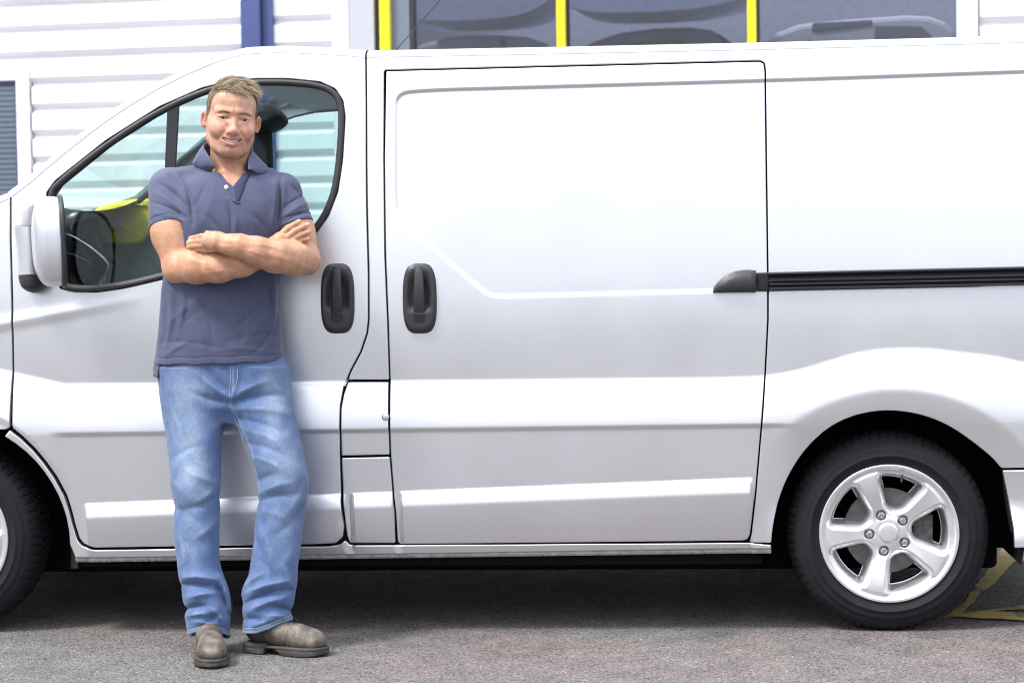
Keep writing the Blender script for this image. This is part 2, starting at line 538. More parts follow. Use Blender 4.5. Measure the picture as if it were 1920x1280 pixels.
SIDE = [(688, 108), (1060, 101), (1434, 93), (1920, 80), (2140, 74), (2165, 400), (2165, 868)] + BACKSIDE + SLIDE_R + SLIDE_L + [(650, 713)] + DOOR_R[::-1][1:]
SLIDER = [(723, 133), (1424, 115), (1433, 119), (1435, 135), (1437, 300), (1440, 520), (1440, 600), (1435, 700), (1427, 800), (1417, 920), (1407, 1002), (1402, 1011),
          (1393, 1014), (752, 1020), (745, 1016), (742, 960), (738, 920), (733, 850), (730, 713), (727, 600), (722, 480), (720, 300)]
FLAP = [(651, 715), (729, 715), (733, 852), (641, 854), (640, 765), (644, 738)]
PILLAR = [(641, 856), (733, 854), (738, 920), (742, 960), (743, 1018), (656, 1018), (650, 1004), (644, 940)]
ARCH_F = [(-107 + 237 * math.cos(math.radians(a)), 1022 - 237 * math.sin(math.radians(a))) for a in range(0, 66, 6)]
ARCH_F2 = [(-107 + 237 * math.cos(math.radians(a)), 1022 - 237 * math.sin(math.radians(a))) for a in range(66, 181, 8)]
SILL = [(22, 803), (46, 822), (66, 842), (85, 865), (105, 894), (123, 929), (131, 956), (138, 985), (146, 1011), (155, 1022), (177, 1029), (400, 1026), (615, 1022), (636, 1019), (648, 1011), (651, 1013), (657, 1020), (745, 1020), (1404, 1016),
        (1447, 1020), (1446, 1029), (1100, 1034), (700, 1040), (140, 1046), (136, 1036)] + ARCH_F
WING = [(19.5, 372), (19.5, 450), (22.5, 560), (23.5, 700), (24, 801), (14, 805)] + ARCH_F2 + [(-420, 1010), (-545, 1000), (-575, 900), (-560, 720), (-500, 620), (-250, 490)]
BUMPER = [(1878, 880), (2165, 870), (2165, 1022), (1899, 1026), (1898, 990), (1890, 935)]

side_panel = panel("side_panel", SIDE, van)
front_door = panel("front_door", DOOR, van, [WINDOW])
sliding_door = panel("sliding_door", SLIDER, van)
fuel_flap = panel("fuel_flap", FLAP, van)
pillar_panel = panel("pillar_panel", PILLAR, van)
sill = panel("sill", SILL, van)
front_wing = panel("front_wing", WING, van)
rear_bumper = panel("rear_bumper", BUMPER, van)

# rough welded flange under the sill
u0, zA = van_pt(140, 1043); u1, zB = van_pt(1446, 1026)
n = 420
P = np.zeros((n, 5, 3))
for i in range(n):
    s = i / (n - 1); u = u0 + (u1 - u0) * s; z = zA + (zB - zA) * s
    rip = 0.0022 * math.sin(i * 1.9 + 1.3 * math.sin(i * 0.21)) * (0.4 + 0.6 * math.sin(i * 0.037) ** 2)
    v0 = float(ys(np.array([u]), np.array([z + 0.01]))[0])
    for j, (dv, dzz) in enumerate(((0.004, 0.004), (0.010, -0.002), (0.010 + rip, -0.010), (0.011 - rip, -0.020), (0.03, -0.021))):
        P[i, j] = (u, v0 + dv, z + dzz)
o = grid_obj("sill_flange", P, M_FLANGE, van, flip=True)
# dark shell behind every shut line, wheel wells, floor
def back_sheet(name, outline_px, holes, back):
    return panel(name, outline_px, van, holes, gap=-0.004, depth=0.03, du=0.06, dz=0.04, mat=M_INNER, back=back)
IN_OUT = [(30, 380)] + CAB_TOP[3:-1] + [(690, 112), (1060, 105), (1434, 97), (1920, 84), (2120, 80), (2150, 400), (2150, 1000), (1900, 1000), (1898, 990)] + \
         [(x + (6 if x > 1677 else -6), y - 6) for x, y in BACKSIDE] + [(1440, 1028), (700, 1036), (145, 1042), (140, 1000), (128, 930), (110, 890), (70, 838), (28, 806)]
WIN_IN = [(118, 536), (104, 470), (95, 400), (94, 368), (108, 346), (202, 270), (300, 208), (380, 173), (430, 161), (480, 156), (540, 156), (596, 161), (622, 174),
          (635, 194), (639, 220), (634, 300), (625, 358), (608, 400), (586, 431), (553, 449), (520, 458), (450, 475), (300, 517), (230, 533), (180, 540), (140, 539)]
back_sheet("inner_frame", IN_OUT, [WIN_IN], 0.026)
def rear_lip(name, pts_px, w=0.05):
    a = px_poly(pts_px); a = resample(chaikin(a, 1, False), 0.02, False)
    v = ys(a[:, 0], a[:, 1]) + 0.004
    rows = []
    for dv in (0, w * 0.5, w):
        rows.append(np.stack([a[:, 0], v + dv, a[:, 1]], 1))
    return grid_obj(name, np.stack(rows, 1), M_PAINT, van)
def well(name, cu, cz, r, v0, v1):
    mb = MB(); n = 40
    ring = [(cu + r * math.cos(math.pi * (i / n * 1.16 - 0.08)), cz + r * math.sin(math.pi * (i / n * 1.16 - 0.08))) for i in range(n + 1)]
    v = [(a, v0, b) for a, b in ring] + [(a, v1, b) for a, b in ring]
    f = [(i, i + 1, n + 2 + i, n + 1 + i) for i in range(n)]
    mb.add(v, f); mb.add([(a, v1, b) for a, b in ring], [tuple(range(n + 1))])
    return mb.build(name, M_INNER, van, True)
well("wheel_well", AR_R[0] + 0.0, AR_R[1], 0.425, 0.02, 0.42)
well("wheel_well", AR_F[0], AR_F[1], 0.435, 0.02, 0.42)
MB().box((U(-540), 0.08, 0.24), (AR_F[0] - 0.44, 1.82, 0.30)).box((AR_F[0] + 0.44, 0.06, 0.225), (AR_R[0] - 0.43, 1.84, 0.30))\
    .box((AR_R[0] + 0.43, 0.06, 0.28), (U(2150), 1.84, 0.33)).box((AR_F[0] - 0.44, 0.44, 0.24), (AR_F[0] + 0.44, 1.46, 0.30))\
    .box((AR_R[0] - 0.43, 0.44, 0.24), (AR_R[0] + 0.43, 1.46, 0.30)).build("underbody", M_INNER, van)
MB().box((AR_F[0] - 0.30, 0.45, 0.145), (AR_R[0] + 0.40, 1.82, 0.26)).build("under_van_light_block", M_INNER, van, bevel=0.02)  # added low box that blocks light and darkens the ground under the van
# mud flap behind the front wheel
ua, za = van_pt(124, 985); ub, zb = van_pt(141, 1069)
MB().box((ua, 0.035, zb), (ub, 0.30, za)).build("mud_flap", M_BLACK, van, bevel=0.004)

# roof, cab and far side -----------------------------------------------------------
WID = 1.90
def roof_loft(name, edge_px, mat, bulge, rad=0.055, parent=van, push=(0, 0, 1)):
    E2 = px_poly(edge_px)
    v0 = ys(E2[:, 0], E2[:, 1])
    rows = []
    prof = [(0, 0)] + [(1 - math.cos(a), math.sin(a)) for a in np.linspace(0.25, math.pi / 2, 6)]
    for (u, z), v in zip(E2, v0):
        row = []
        row.append((v + 0.006, -0.010)); row.append((v + 0.003, -0.003))
        for a, b in prof[1:]: row.append((v + a * rad * 1.6, b * rad * 0.55))
        m = row[-1]
        for t in np.linspace(0, 1, 9)[1:-1]:
            row.append((m[0] + (WID - 2 * m[0]) * t, m[1] + bulge * (1 - (2 * t - 1) ** 2)))
        for a, b in prof[::-1]: row.append((WID - v - a * rad * 1.6, b * rad * 0.55))
        rows.append([(u + push[0] * h, vv, z + push[2] * h) for vv, h in row])
    return grid_obj(name, np.array(rows), mat, parent, flip=True)
roof_loft("roof", [(688, 108), (1060, 101), (1434, 93), (1700, 86), (1920, 80), (2140, 74)], M_PAINT, 0.035)
roof_loft("cab_roof", [c for c in CAB_TOP if c[0] >= 400], M_PAINT, 0.035)
# windscreen with painted pillars
edge = [c for c in CAB_TOP if c[0] <= 400]
E2 = px_poly(edge); v0 = ys(E2[:, 0], E2[:, 1])
rowsA, rowsB, rowsG = [], [], []
for (u, z), v in zip(E2, v0):
    arc = [(v + 0.006, -0.012), (v + 0.003, -0.003)] + [(v + 0.05 * (1 - math.cos(a)), 0.035 * math.sin(a)) for a in np.linspace(0.2, math.pi / 2, 6)] + [(v + 0.085, 0.040)]
    rowsA.append([(u - h * 0.5, vv, z + h * 0.7) for vv, h in arc])
    rowsB.append([(u - h * 0.5, WID - vv, z + h * 0.7) for vv, h in arc])
    a, b = v + 0.085, WID - v - 0.085
    rowsG.append([(u - 0.02 - 0.10 * (1 - (2 * t - 1) ** 2), a + (b - a) * t, z + 0.028) for t in np.linspace(0, 1, 12)])
grid_obj("windscreen_pillar", np.array(rowsA), M_PAINT, van, flip=True)
grid_obj("windscreen_pillar", np.array(rowsB), M_PAINT, van)
grid_obj("windscreen", np.array(rowsG), glass_mat("windscreen_glass", (0.80, 0.90, 0.89), refl=0.3), van, flip=True)
roof_loft("bonnet", [(18, 372), (-100, 415), (-250, 490), (-400, 566), (-500, 620), (-560, 720), (-575, 900), (-545, 1000)], M_PAINT, -0.06)
# far side: body sheet with its own door glass
def far_sheet(name, outline_px, holes, mat):
    o = panel(name, outline_px, van, holes, du=0.06, dz=0.04, mat=mat)
    me = o.data
    co = np.empty(len(me.vertices) * 3); me.vertices.foreach_get("co", co); co = co.reshape(-1, 3)
    co[:, 1] = WID - co[:, 1]
    me.vertices.foreach_set("co", co.ravel()); me.flip_normals(); me.update()
    return o
WING_BODY = [(18, 372)] + CAB_TOP[1:] + [(1060, 101), (1434, 93), (1920, 80), (2140, 74), (2165, 400), (2165, 1020), (1899, 1026)] + [(1896, 985)] + BACKSIDE + [(1446, 1030), (140, 1046)] + ARCH_F + ARCH_F2 + \
            [(-420, 1010), (-545, 1000), (-575, 900), (-560, 720), (-500, 620), (-250, 490)]
# far door: its window is set out where it is seen through the near one
def far_uv(pl, v):
    a = np.array(pl, float); u, z = van_uv(a[:, 0], a[:, 1], v); return np.stack([u, z], 1)
V_FAR = WID - 0.10
FAR_WIN = far_uv([(262, 392), (300, 350), (345, 309), (395, 266), (440, 238), (480, 232), (516, 235), (554, 222), (589, 214), (640, 210), (672, 216), (684, 300), (676, 420), (640, 446), (560, 452),
                  (440, 462), (330, 430), (285, 400)], V_FAR)
far_side = far_sheet("far_side_panel", WING_BODY, [FAR_WIN], M_PAINT)
LIN = far_uv([(60, 440), (112, 411), (152, 394), (200, 384), (250, 366), (300, 324), (345, 287), (392, 248), (440, 218), (490, 207), (560, 202), (640, 196), (720, 190), (720, 560), (60, 700)], V_FAR)
lining = far_sheet("cabin_lining", LIN, [FAR_WIN], simple("cabin_plastic", (0.30, 0.35, 0.34), 0.6, noise=0.15))
lining.location = (0, -0.012, 0)
HEADP = far_uv([(400, 236), (440, 216), (490, 205), (560, 199), (640, 193), (720, 186), (716, 300), (690, 300), (688, 222), (672, 212), (640, 207), (589, 211), (554, 219), (516, 232), (480, 229), (440, 235)], V_FAR)
hl = far_sheet("roof_lining", HEADP, [], M_HEADLIN); hl.location = (0, -0.020, 0)
mesh_obj("far_window_pane", [(a, WID - float(lean(np.array(c))) - 0.012, c) for a, c in FAR_WIN], [tuple(range(len(FAR_WIN)))], M_GLASS, van, False)
# rear end and bulkhead
zr0, zr1 = 0.33, float(van_pt(2150, 80)[1])
MB().box((U(2150), 0.03, zr0), (U(2160), WID - 0.03, 1.15)).box((U(2140), 0.10, 1.153), (U(2150), WID - 0.10, zr1)).build("rear_door", M_PAINT, van)
MB().box((U(720), 0.12, 0.30), (U(724), WID - 0.12, 1.86)).build("bulkhead", M_HEADLIN, van)
MB().box((U(410, 120), 0.13, 1.872), (U(700, 120), WID - 0.13, 1.882)).build("headlining", M_HEADLIN, van)

# window seal, pane, divider -------------------------------------------------------
def on_side(px, py, dv=0.0):
    u, z = van_pt(px, py)
    return np.stack([u, ys(u, z) + dv, z], -1)
W1 = px_poly(chaikin(WINDOW, 2)); W1 = resample(W1 if area(W1) > 0 else W1[::-1], 0.012)
ctr = offset_poly(W1, 0.0105)
nn = len(W1)
prof = [(-0.0015, 0.004), (0.001, -0.004), (0.006, -0.0065), (0.012, -0.0055), (0.019, -0.001), (0.021, 0.008), (0.021, 0.016)]
rows = [np.stack([q[:, 0], lean(q[:, 1]) + ys(W1[:, 0], W1[:, 1]) - lean(W1[:, 1]) + dv, q[:, 1]], 1) for w_, dv in prof for q in (offset_poly(W1, w_),)]
P = np.stack(rows, 1)
grid_obj("window_seal", P, M_RUBBER, front_door, closed_u=True)
Wp = offset_poly(W1, 0.016)
pane = mesh_obj("window_pane", np.stack([Wp[:, 0], lean(Wp[:, 1]) + 0.010, Wp[:, 1]], 1), [tuple(range(len(Wp)))], M_GLASS, front_door, False)
ql = [on_side(*p, 0.004) for p in ((300, 500), (304, 420), (309, 300), (313, 206))]
qr = [on_side(*p, 0.004) for p in ((318, 500), (322, 420), (328, 300), (334, 194))]
mb = MB()
for i in range(3):
    a, b, c, d = ql[i], qr[i], qr[i + 1], ql[i + 1]
    mb.add([a, b, c, d] + [(p[0], p[1] + 0.02, p[2]) for p in (a, b, c, d)], [(0, 1, 2, 3), (0, 3, 7, 4), (1, 5, 6, 2)])
mb.build("quarter_bar", M_GLOSSB, front_door)

# door handles -----------------------------------------------------------------------
def handle(cx, cy, parent):
    u0, z0 = van_pt(cx, cy)
    hw, hh = 33 / 567, 67 / 567
    K, NA = 14, 64
    rows = []
    vb = float(ys(np.array([u0]), np.array([z0]))[0])
    for k in range(K):
        r = 1 - k / (K - 1)
        row = []
        for a in range(NA):
            t = 2 * math.pi * a / NA
            c, s = math.cos(t), math.sin(t)
            e = 2 / 3.6
            x = hw * math.copysign(abs(c) ** e, c) * (1 - 0.10 * (s if s > 0 else 0) * 0.8 - 0.05 * (-s if s < 0 else 0))
            z = hh * math.copysign(abs(s) ** e, s)
            x, z = x * r, z * r
            q = 1 - r
            v = -0.005 - 0.012 * math.sin(min(q / 0.16, 1) * math.pi / 2)       # raised rim
            dish = sstep((q - 0.18) / 0.45) * 0.0135 * sstep((z / hh + 0.42) / 0.25)  # finger bowl in the upper part
            if k == 0: v = 0.004
            row.append((u0 + x, vb + v + float(dish) + float(lean(z0 + z) - lean(z0)), z0 + z))
        rows.append(row)
    P = np.array(rows)
    o = grid_obj("door_handle", P.transpose(1, 0, 2), M_BLACK, parent, closed_u=True)
    g = MB()
    n = 22; rows = []
    for i in range(n):
        s = i / (n - 1)
        z = z0 + hh * (0.90 - 1.32 * s)
        w = 0.0145 + 0.006 * s
        bow = -0.012 - 0.014 * math.sin(math.pi * min(max(s, 0.02), 0.98)) ** 0.6
        rows.append([(u0 + w * a, vb + bow + b + float(lean(z) - lean(z0)), z) for a, b in
                     ((-1.0, 0.014), (-1.0, 0.003), (-0.86, -0.001), (-0.5, -0.002), (0.5, -0.002), (0.86, -0.001), (1.0, 0.003), (1.0, 0.014))])
    grid_obj("grip", np.array(rows), M_BLACK, o, flip=True)
    zz = z0 - hh * 0.66
    MB().box((u0 - 0.021, vb - 0.021, zz - 0.030), (u0 + 0.021, vb - 0.012, zz + 0.030)).build("lock_cover", M_GLOSSB, o, bevel=0.003)
    return o
handle(633, 559, front_door)
handle(787, 559, sliding_door)

# slide rail with its end cap
ua, za = van_pt(1441, 510); ub, zb = van_pt(2140, 494)
ua2, za2 = van_pt(1441, 544); ub2, zb2 = van_pt(2140, 531)
prof = [(0.0, 0.003), (0.02, -0.010), (0.10, -0.014), (0.16, -0.008), (0.18, 0.012), (0.60, 0.014), (0.62, -0.004), (0.68, -0.009), (0.74, -0.004), (0.76, 0.008), (0.84, 0.008), (0.86, -0.006),
        (0.95, -0.008), (1.0, 0.003)]
n = 30; rows = []
for i in range(n):
    s = i / (n - 1); u = ua + (ub - ua) * s
    zt, zl = za + (zb - za) * s, za2 + (zb2 - za2) * s
    vb = float(ys(np.array([u]), np.array([zl - 0.012]))[0])
    rows.append([(u, vb + dv - (0.017 if 0.01 < t < 0.99 else 0), zt + (zl - zt) * t) for t, dv in prof])
grid_obj("slide_rail", np.array(rows), M_GLOSSB, van, flip=True)
rows = []
cap_top = [(1336, 546), (1339, 538), (1345, 530), (1353, 522), (1364, 514), (1378, 508.5), (1392, 506), (1405, 505.5), (1417, 507)]
for i, (x, y) in enumerate(cap_top):
    u, zt = van_pt(x, y); _, zl = van_pt(x, 548.5)
    vb = float(ys(np.array([u]), np.array([zl - 0.01]))[0]); g = min(1, i / 3.5) ** 0.6
    h = zt - zl
    rows.append([(u, vb + 0.004, zt), (u, vb - 0.010 * g, zt - h * 0.02), (u, vb - 0.024 * g, zt - h * 0.16), (u, vb - 0.030 * g, zt - h * 0.45),
                 (u, vb - 0.031 * g, zt - h * 0.80), (u, vb - 0.026 * g, zt - h * 0.95), (u, vb + 0.004, zl)])
rows.append([(p[0] + 0.001, p[1] + 0.03 if 0 < j < 6 else p[1], p[2]) for j, p in enumerate(rows[-1])])
o = grid_obj("rail_end_cap", np.array(rows), M_BLACK, sliding_door, flip=True)
ua, z1 = van_pt(1418, 511); ub, z2 = van_pt(1441, 545); vb = float(ys(np.array([ua]), np.array([z2 - 0.01]))[0])
MB().box((ua, vb - 0.012, z2), (ub, vb + 0.012, z1)).build("rail_roller", M_GLOSSB, sliding_door, bevel=0.004)
# small stop button on the flap's edge
ub, zb = van_pt(725, 780); vb = float(ys(np.array([ub]), np.array([zb]))[0])
mb = MB(); mb.tube([(ub, vb + 0.004, zb), (ub, vb - 0.007, zb), (ub, vb - 0.009, zb)], [0.012, 0.012, 0.007], 14)
mb.build("flap_button", M_PAINT, fuel_flap, True)

# wheels -----------------------------------------------------------------------------
def wheel(cx, cy, v_face, rot):
    u0, z0 = van_uv(np.array(cx, float), np.array(cy, float), v_face)
    u0, z0 = float(u0), float(z0)
    Rt = 0.332
    z0 = Rt - 0.006
    Rr = 0.2285
    # rim face as a polar height field, windows left open
    def hole_sdf(r, th):
        best = np.full_like(r, 1e9)
        for k in range(5):
            a = math.radians(4 + 72 * k) + rot
            d = (th - a + math.pi) % (2 * math.pi) - math.pi
            x, y = r * np.cos(d), r * np.sin(d)
            # rounded trapezoid between radii .097 and .190, wider outside
            w = 0.0235 + (x - 0.082) * 0.53
            dx = np.maximum(0.080 - x, r - 0.193)
            dy = (np.abs(y) - w) * 0.90
            k_ = 0.016
            q = np.hypot(np.maximum(dx + k_, 0), np.maximum(dy + k_, 0)) + np.minimum(np.maximum(dx + k_, dy + k_), 0) - k_
            best = np.minimum(best, q)
        return best
    NR, NT = 96, 640
    rr = np.concatenate([np.linspace(0.0005, Rr - 0.006, NR - 5), np.array([Rr - 0.004, Rr - 0.002, Rr, Rr + 0.0015, Rr + 0.001])])
    th = np.linspace(0, 2 * math.pi, NT, endpoint=False)
    Rg, Tg = np.meshgrid(rr, th, indexing='ij')
    sd = hole_sdf(Rg, Tg)
    y = 0.030 - 0.030 * sstep(Rg / 0.20) + 0.012 * np.exp(-(Rg / 0.07) ** 4) * 0      # dished spokes
    y = y - 0.010 * np.exp(-((Rg - 0.0) / 0.055) ** 6)
    # pocket between the hub and the rim flange
    y = y + 0.007 * sstep((Rg - 0.200) / 0.006) * (1 - sstep((Rg - 0.212) / 0.008)) * 0.6
    y = y - 0.006 * sstep((Rg - 0.212) / 0.008)
    y = y + 0.020 * np.clip((0.020 - sd) / 0.020, 0, 1) ** 1.5 + 0.075 * sstep((0.001 - sd) / 0.010)
    # nut seats
    for k in range(5):
        a = math.radians(40 + 72 * k) + rot
        d = np.hypot(Rg * np.cos(Tg) - 0.0625 * math.cos(a), Rg * np.sin(Tg) - 0.0625 * math.sin(a))
        y = y + 0.020 * sstep((0.0175 - d) / 0.003)
    y[-2:] += np.array([[0.012], [0.03]])
    P = np.stack([Rg * np.cos(Tg), y, Rg * np.sin(Tg)], -1)
    keep = sd > -0.0100
    f = []
    for i in range(len(rr) - 1):
        for j in range(NT):
            j2 = (j + 1) % NT
            if keep[i, j] or keep[i + 1, j] or keep[i, j2] or keep[i + 1, j2]:
                f.append((i * NT + j, i * NT + j2, (i + 1) * NT + j2, (i + 1) * NT + j))
    w = mesh_obj("wheel", P.reshape(-1, 3), [q[::-1] for q in f], M_ALLOY, van, True)
    w.location = (u0, v_face, z0)
    # barrel behind the face
    mb = MB(); n = 48
    ring = [(0.205, 0.02), (0.190, 0.06), (0.188, 0.16)]
    v = [(r * math.cos(2*math.pi*k/n), yy, r * math.sin(2*math.pi*k/n)) for r, yy in ring for k in range(n)]
    mb.add(v, [(i*n+k, i*n+(k+1) % n, (i+1)*n+(k+1) % n, (i+1)*n+k) for i in range(2) for k in range(n)])
    mb.build("barrel", M_INNER, w, True)
    mb = MB(); mb.tube([(0, 0.085, 0), (0, 0.10, 0)], 0.142, 48); mb.tube([(0, 0.07, 0), (0, 0.086, 0)], 0.075, 32)
    mb.build("brake_disc", M_DISC, w, False)
    if cx > 500:
        mb = MB(); mb.box((0.085, 0.055, -0.045), (0.150, 0.10, 0.055)); mb.tube([(0.10, 0.05, 0.03), (0.10, 0.06, 0.03)], 0.018, 14)
        mb.build("brake_caliper", simple("cast_iron", (0.10, 0.10, 0.095), 0.6, metal=0.6, noise=0.4, nscale=60), w, bevel=0.006)
    rows = [[(r * math.cos(t), yy, r * math.sin(t)) for t in th[::10]] for r, yy in ((0.0005, 0.000), (0.024, 0.0004), (0.0315, 0.0014), (0.0345, 0.0045), (0.0345, 0.02))]
    cap = grid_obj("hub_cap", np.array(rows).transpose(1, 0, 2), M_ALLOY, w, closed_u=True)
    cap.location = (0, 0.012, 0)
    me = None
    for k in range(5):
        a = math.radians(40 + 72 * k) + rot
        if me is None:
            mb = MB(); mb.tube([(0, 0.02, 0), (0, -0.002, 0), (0, -0.006, 0)], [0.0115, 0.0115, 0.007], 6)
            o = mb.build("lug_nut", M_STEEL, w, False); me = o.data
        else:
            o = link(bpy.data.objects.new("lug_nut", me), w)
        o.location = (0.0625 * math.cos(a), 0.022, 0.0625 * math.sin(a))
    # tyre
    prof = [(0.2235, 0.022), (0.2245, 0.008), (0.2285, 0.001), (0.232, -0.002), (0.236, -0.0035), (0.239, -0.003), (0.242, -0.006), (0.256, -0.011), (0.2565, -0.0122), (0.2590, -0.0125), (0.2597, -0.0115),
            (0.275, -0.0115), (0.288, -0.009), (0.2885, -0.0078), (0.2905, -0.0075), (0.302, -0.002), (0.309, 0.003), (0.317, 0.011), (0.3225, 0.020), (0.327, 0.031), (0.3295, 0.042), (0.3315, 0.055),
            (0.332, 0.0599), (0.325, 0.0605), (0.325, 0.0665), (0.332, 0.067), (0.332, 0.0955), (0.325, 0.096), (0.325, 0.104), (0.332, 0.1045), (0.332, 0.139), (0.325, 0.1395), (0.325, 0.146), (0.332, 0.1465),
            (0.3295, 0.165), (0.317, 0.192), (0.295, 0.208), (0.23, 0.195)]
    NT2 = 68 * 8
    prof = np.array(prof)
    t2 = np.linspace(0, 2 * math.pi, NT2, endpoint=False)
    rad = np.repeat(prof[:, :1], NT2, 1); yy = np.repeat(prof[:, 1:], NT2, 1)
    ph = np.arange(NT2) % 8
    notch = (ph < 1)
    for i, (r, yv) in enumerate(prof):
        if r > 0.3165 and yv < 0.060:
            rad[i, notch] -= 0.0050; yy[i, notch] += 0.0020
        elif r > 0.3165 and yv > 0.06:
            rad[i, (ph > 3) & (ph < 6)] -= 0.005
    # tyre flattens a little where it stands
    P = np.stack([rad * np.cos(t2), yy, rad * np.sin(t2)], -1)
    flat = -(Rt - 0.0065)
    P[..., 2] = np.maximum(P[..., 2], flat)
    ty = grid_obj("tyre", P.transpose(1, 0, 2), M_TYRE, w, closed_u=True)
    bpy.context.view_layer.update()
    # valve
    a = math.radians(76)
    mb = MB(); mb.tube([(0.188 * math.cos(a), 0.02, 0.188 * math.sin(a)), (0.176 * math.cos(a), 0.006, 0.176 * math.sin(a))], 0.0045, 8)
    mb.build("valve", M_BLACK, w, True)
    return w
w1 = wheel(1667, 1006, 0.045, 0.0)
w2 = wheel(-107, 1013, 0.045, 0.42)
for src in (w1, w2):          # the two wheels of the far side
    c = src.copy(); COL.objects.link(c); c.parent = van
    c.location = (src.location.x, WID - 0.045, src.location.z); c.rotation_euler = (0, 0, math.pi)
    for ch in src.children:
        k = ch.copy(); COL.objects.link(k); k.parent = c

# cabin ------------------------------------------------------------------------------
def at_van(px, py, v):
    u, z = van_uv(np.array(px, float), np.array(py, float), v)
    return float(u), float(z)
# far door trim in yellow with its pull handle
DT = [(174, 394), (190, 386), (214, 379), (245, 374), (300, 371), (330, 372), (322, 392), (262, 456), (240, 459), (189, 455), (182, 425)]
v_d = WID - 0.16
q = [at_van(x, y, v_d) for x, y in DT]
mb = MB(); n = len(q)
mb.add([(a, v_d, b) for a, b in q] + [(a, v_d + 0.05, b) for a, b in q], [tuple(range(n))[::-1], tuple(range(n, 2 * n))] + [(i, (i + 1) % n, n + (i + 1) % n, n + i) for i in range(n)])
trim = mb.build("door_trim", M_YTRIM, van, bevel=0.012)
a = at_van(190, 427, v_d - 0.01); b = at_van(231, 411, v_d - 0.01)
MB().box((a[0], v_d - 0.022, a[1]), (b[0], v_d - 0.003, b[1])).build("pull_handle", simple("grey_plastic", (0.34, 0.37, 0.38), 0.4), trim, bevel=0.006)
for (x0, y0), (x1, y1) in (((213, 399), (248, 384)), ((188, 449), (222, 436)), ((248, 384), (274, 385))):
    a = at_van(x0, y0, v_d - 0.006); b = at_van(x1, y1, v_d - 0.006)
    MB().tube([(a[0], v_d - 0.004, a[1]), (b[0], v_d - 0.004, b[1])], 0.006, 8).build("trim_moulding", M_YTRIM, trim, True)
# dark front quarter of the far door and its mirror
q = [at_van(x, y, v_d) for x, y in ((112, 412), (152, 394), (166, 391), (174, 394), (182, 425), (190, 470), (200, 560), (112, 560))]
mb = MB(); n = len(q)
mb.add([(a, v_d + 0.004, b) for a, b in q] + [(a, v_d + 0.03, b) for a, b in q], [tuple(range(n))[::-1], tuple(range(n, 2 * n))] + [(i, (i + 1) % n, n + (i + 1) % n, n + i) for i in range(n)])
mb.build("corner_trim", M_DASH, van, bevel=0.01)
# dashboard: a swelling top seen end on, swept forward towards the far door
prof = [(60, 560), (66, 470), (84, 442), (112, 433), (140, 441), (170, 459), (196, 480), (210, 496), (204, 512), (190, 530), (196, 560), (190, 640), (80, 640)]
rows = []
for v in np.linspace(0.15, WID - 0.18, 18):
    row = []
    for x, y in chaikin(prof, 2):
        u, z = van_uv(np.array(x), np.array(y), 0.2)
        row.append((float(u) - 0.26 * (v - 0.15) - 0.10 * max(v - 0.9, 0), v, float(z) + 0.03 * math.exp(-((v - 1.45) / 0.25) ** 2)))
    rows.append(row)
dash = grid_obj("dashboard", np.array(rows).transpose(1, 0, 2), M_DASH, van, closed_u=True)
q = [at_van(x, y, 0.15) for x, y in ((148, 447), (172, 461), (196, 481), (208, 495))]
mb = MB()
for k in range(4):
    mb.tube([(a, 0.150 + 0.012 * k, c + 0.003) for a, c in q], 0.004, 6)
mb.build("vent_grille", M_INNER, dash, True)
q = [at_van(x, y, 0.15) for x, y in ((120, 472), (140, 478), (160, 487), (172, 497))]
MB().tube([(a, 0.146, c) for a, c in q], 0.003, 6).build("dash_moulding", simple("pale_moulding", (0.16, 0.19, 0.185), 0.35), dash, True)
# seats with headrests
def seat(v0):
    mb = MB()
    ub, zb_ = at_van(560, 450, v0 + 0.2)
    rows = []
    for s in np.linspace(0, 1, 14):
        w = 0.23 * (1 - 0.25 * s ** 3); th = 0.075 * (1 - 0.35 * s)
        uu, zz = ub - 0.03 + 0.16 * s, 0.72 + 0.60 * s
        rows.append([(uu + th * math.cos(t), v0 + w * math.copysign(abs(math.sin(t)) ** 0.6, math.sin(t)), zz) for t in np.linspace(0, 2 * math.pi, 20)])
    st = grid_obj("seat", np.array(rows), M_SEAT, van, flip=True)
    MB().box((ub - 0.50, v0 - 0.23, 0.62), (ub + 0.02, v0 + 0.23, 0.76)).build("seat_cushion", M_SEAT, st, bevel=0.04)
    return st
s1 = seat(0.58); s2 = seat(1.30)
# the headrest seen beside the man's head: a lozenge on a post
def headrest(v0, poly, post):
    q = [at_van(x, y, v0) for x, y in poly]
    cu, cz = np.mean([p[0] for p in q]), np.mean([p[1] for p in q])
    mb = MB(); n = len(q)
    rows = []
    for dv, sc in ((-0.13, 0.35), (-0.12, 0.75), (-0.09, 0.94), (-0.04, 1), (0.04, 1), (0.09, 0.94), (0.12, 0.75), (0.13, 0.35)):
        rows.append([(cu + (a - cu) * sc, v0 + dv, cz + (b - cz) * sc) for a, b in q])
    P = np.array(rows)
    o = grid_obj("headrest", P.transpose(1, 0, 2), M_SEAT, van, closed_u=True)
    for e in (0, -1):
        mesh_obj("headrest_cap", P[e], [tuple(range(n))], M_SEAT, o, False)
    a, b = at_van(*post[0], v0), at_van(*post[1], v0)
    MB().box((a[0] - 0.032, v0 - 0.05, b[1]), (a[0] + 0.032, v0 + 0.05, a[1])).build("headrest_post", M_SEAT, o, bevel=0.01)
headrest(1.30, chaikin([(470, 215), (488, 198), (506, 193), (520, 203), (536, 222), (532, 236), (505, 250), (478, 254)], 2), ((492, 248), (492, 420)))
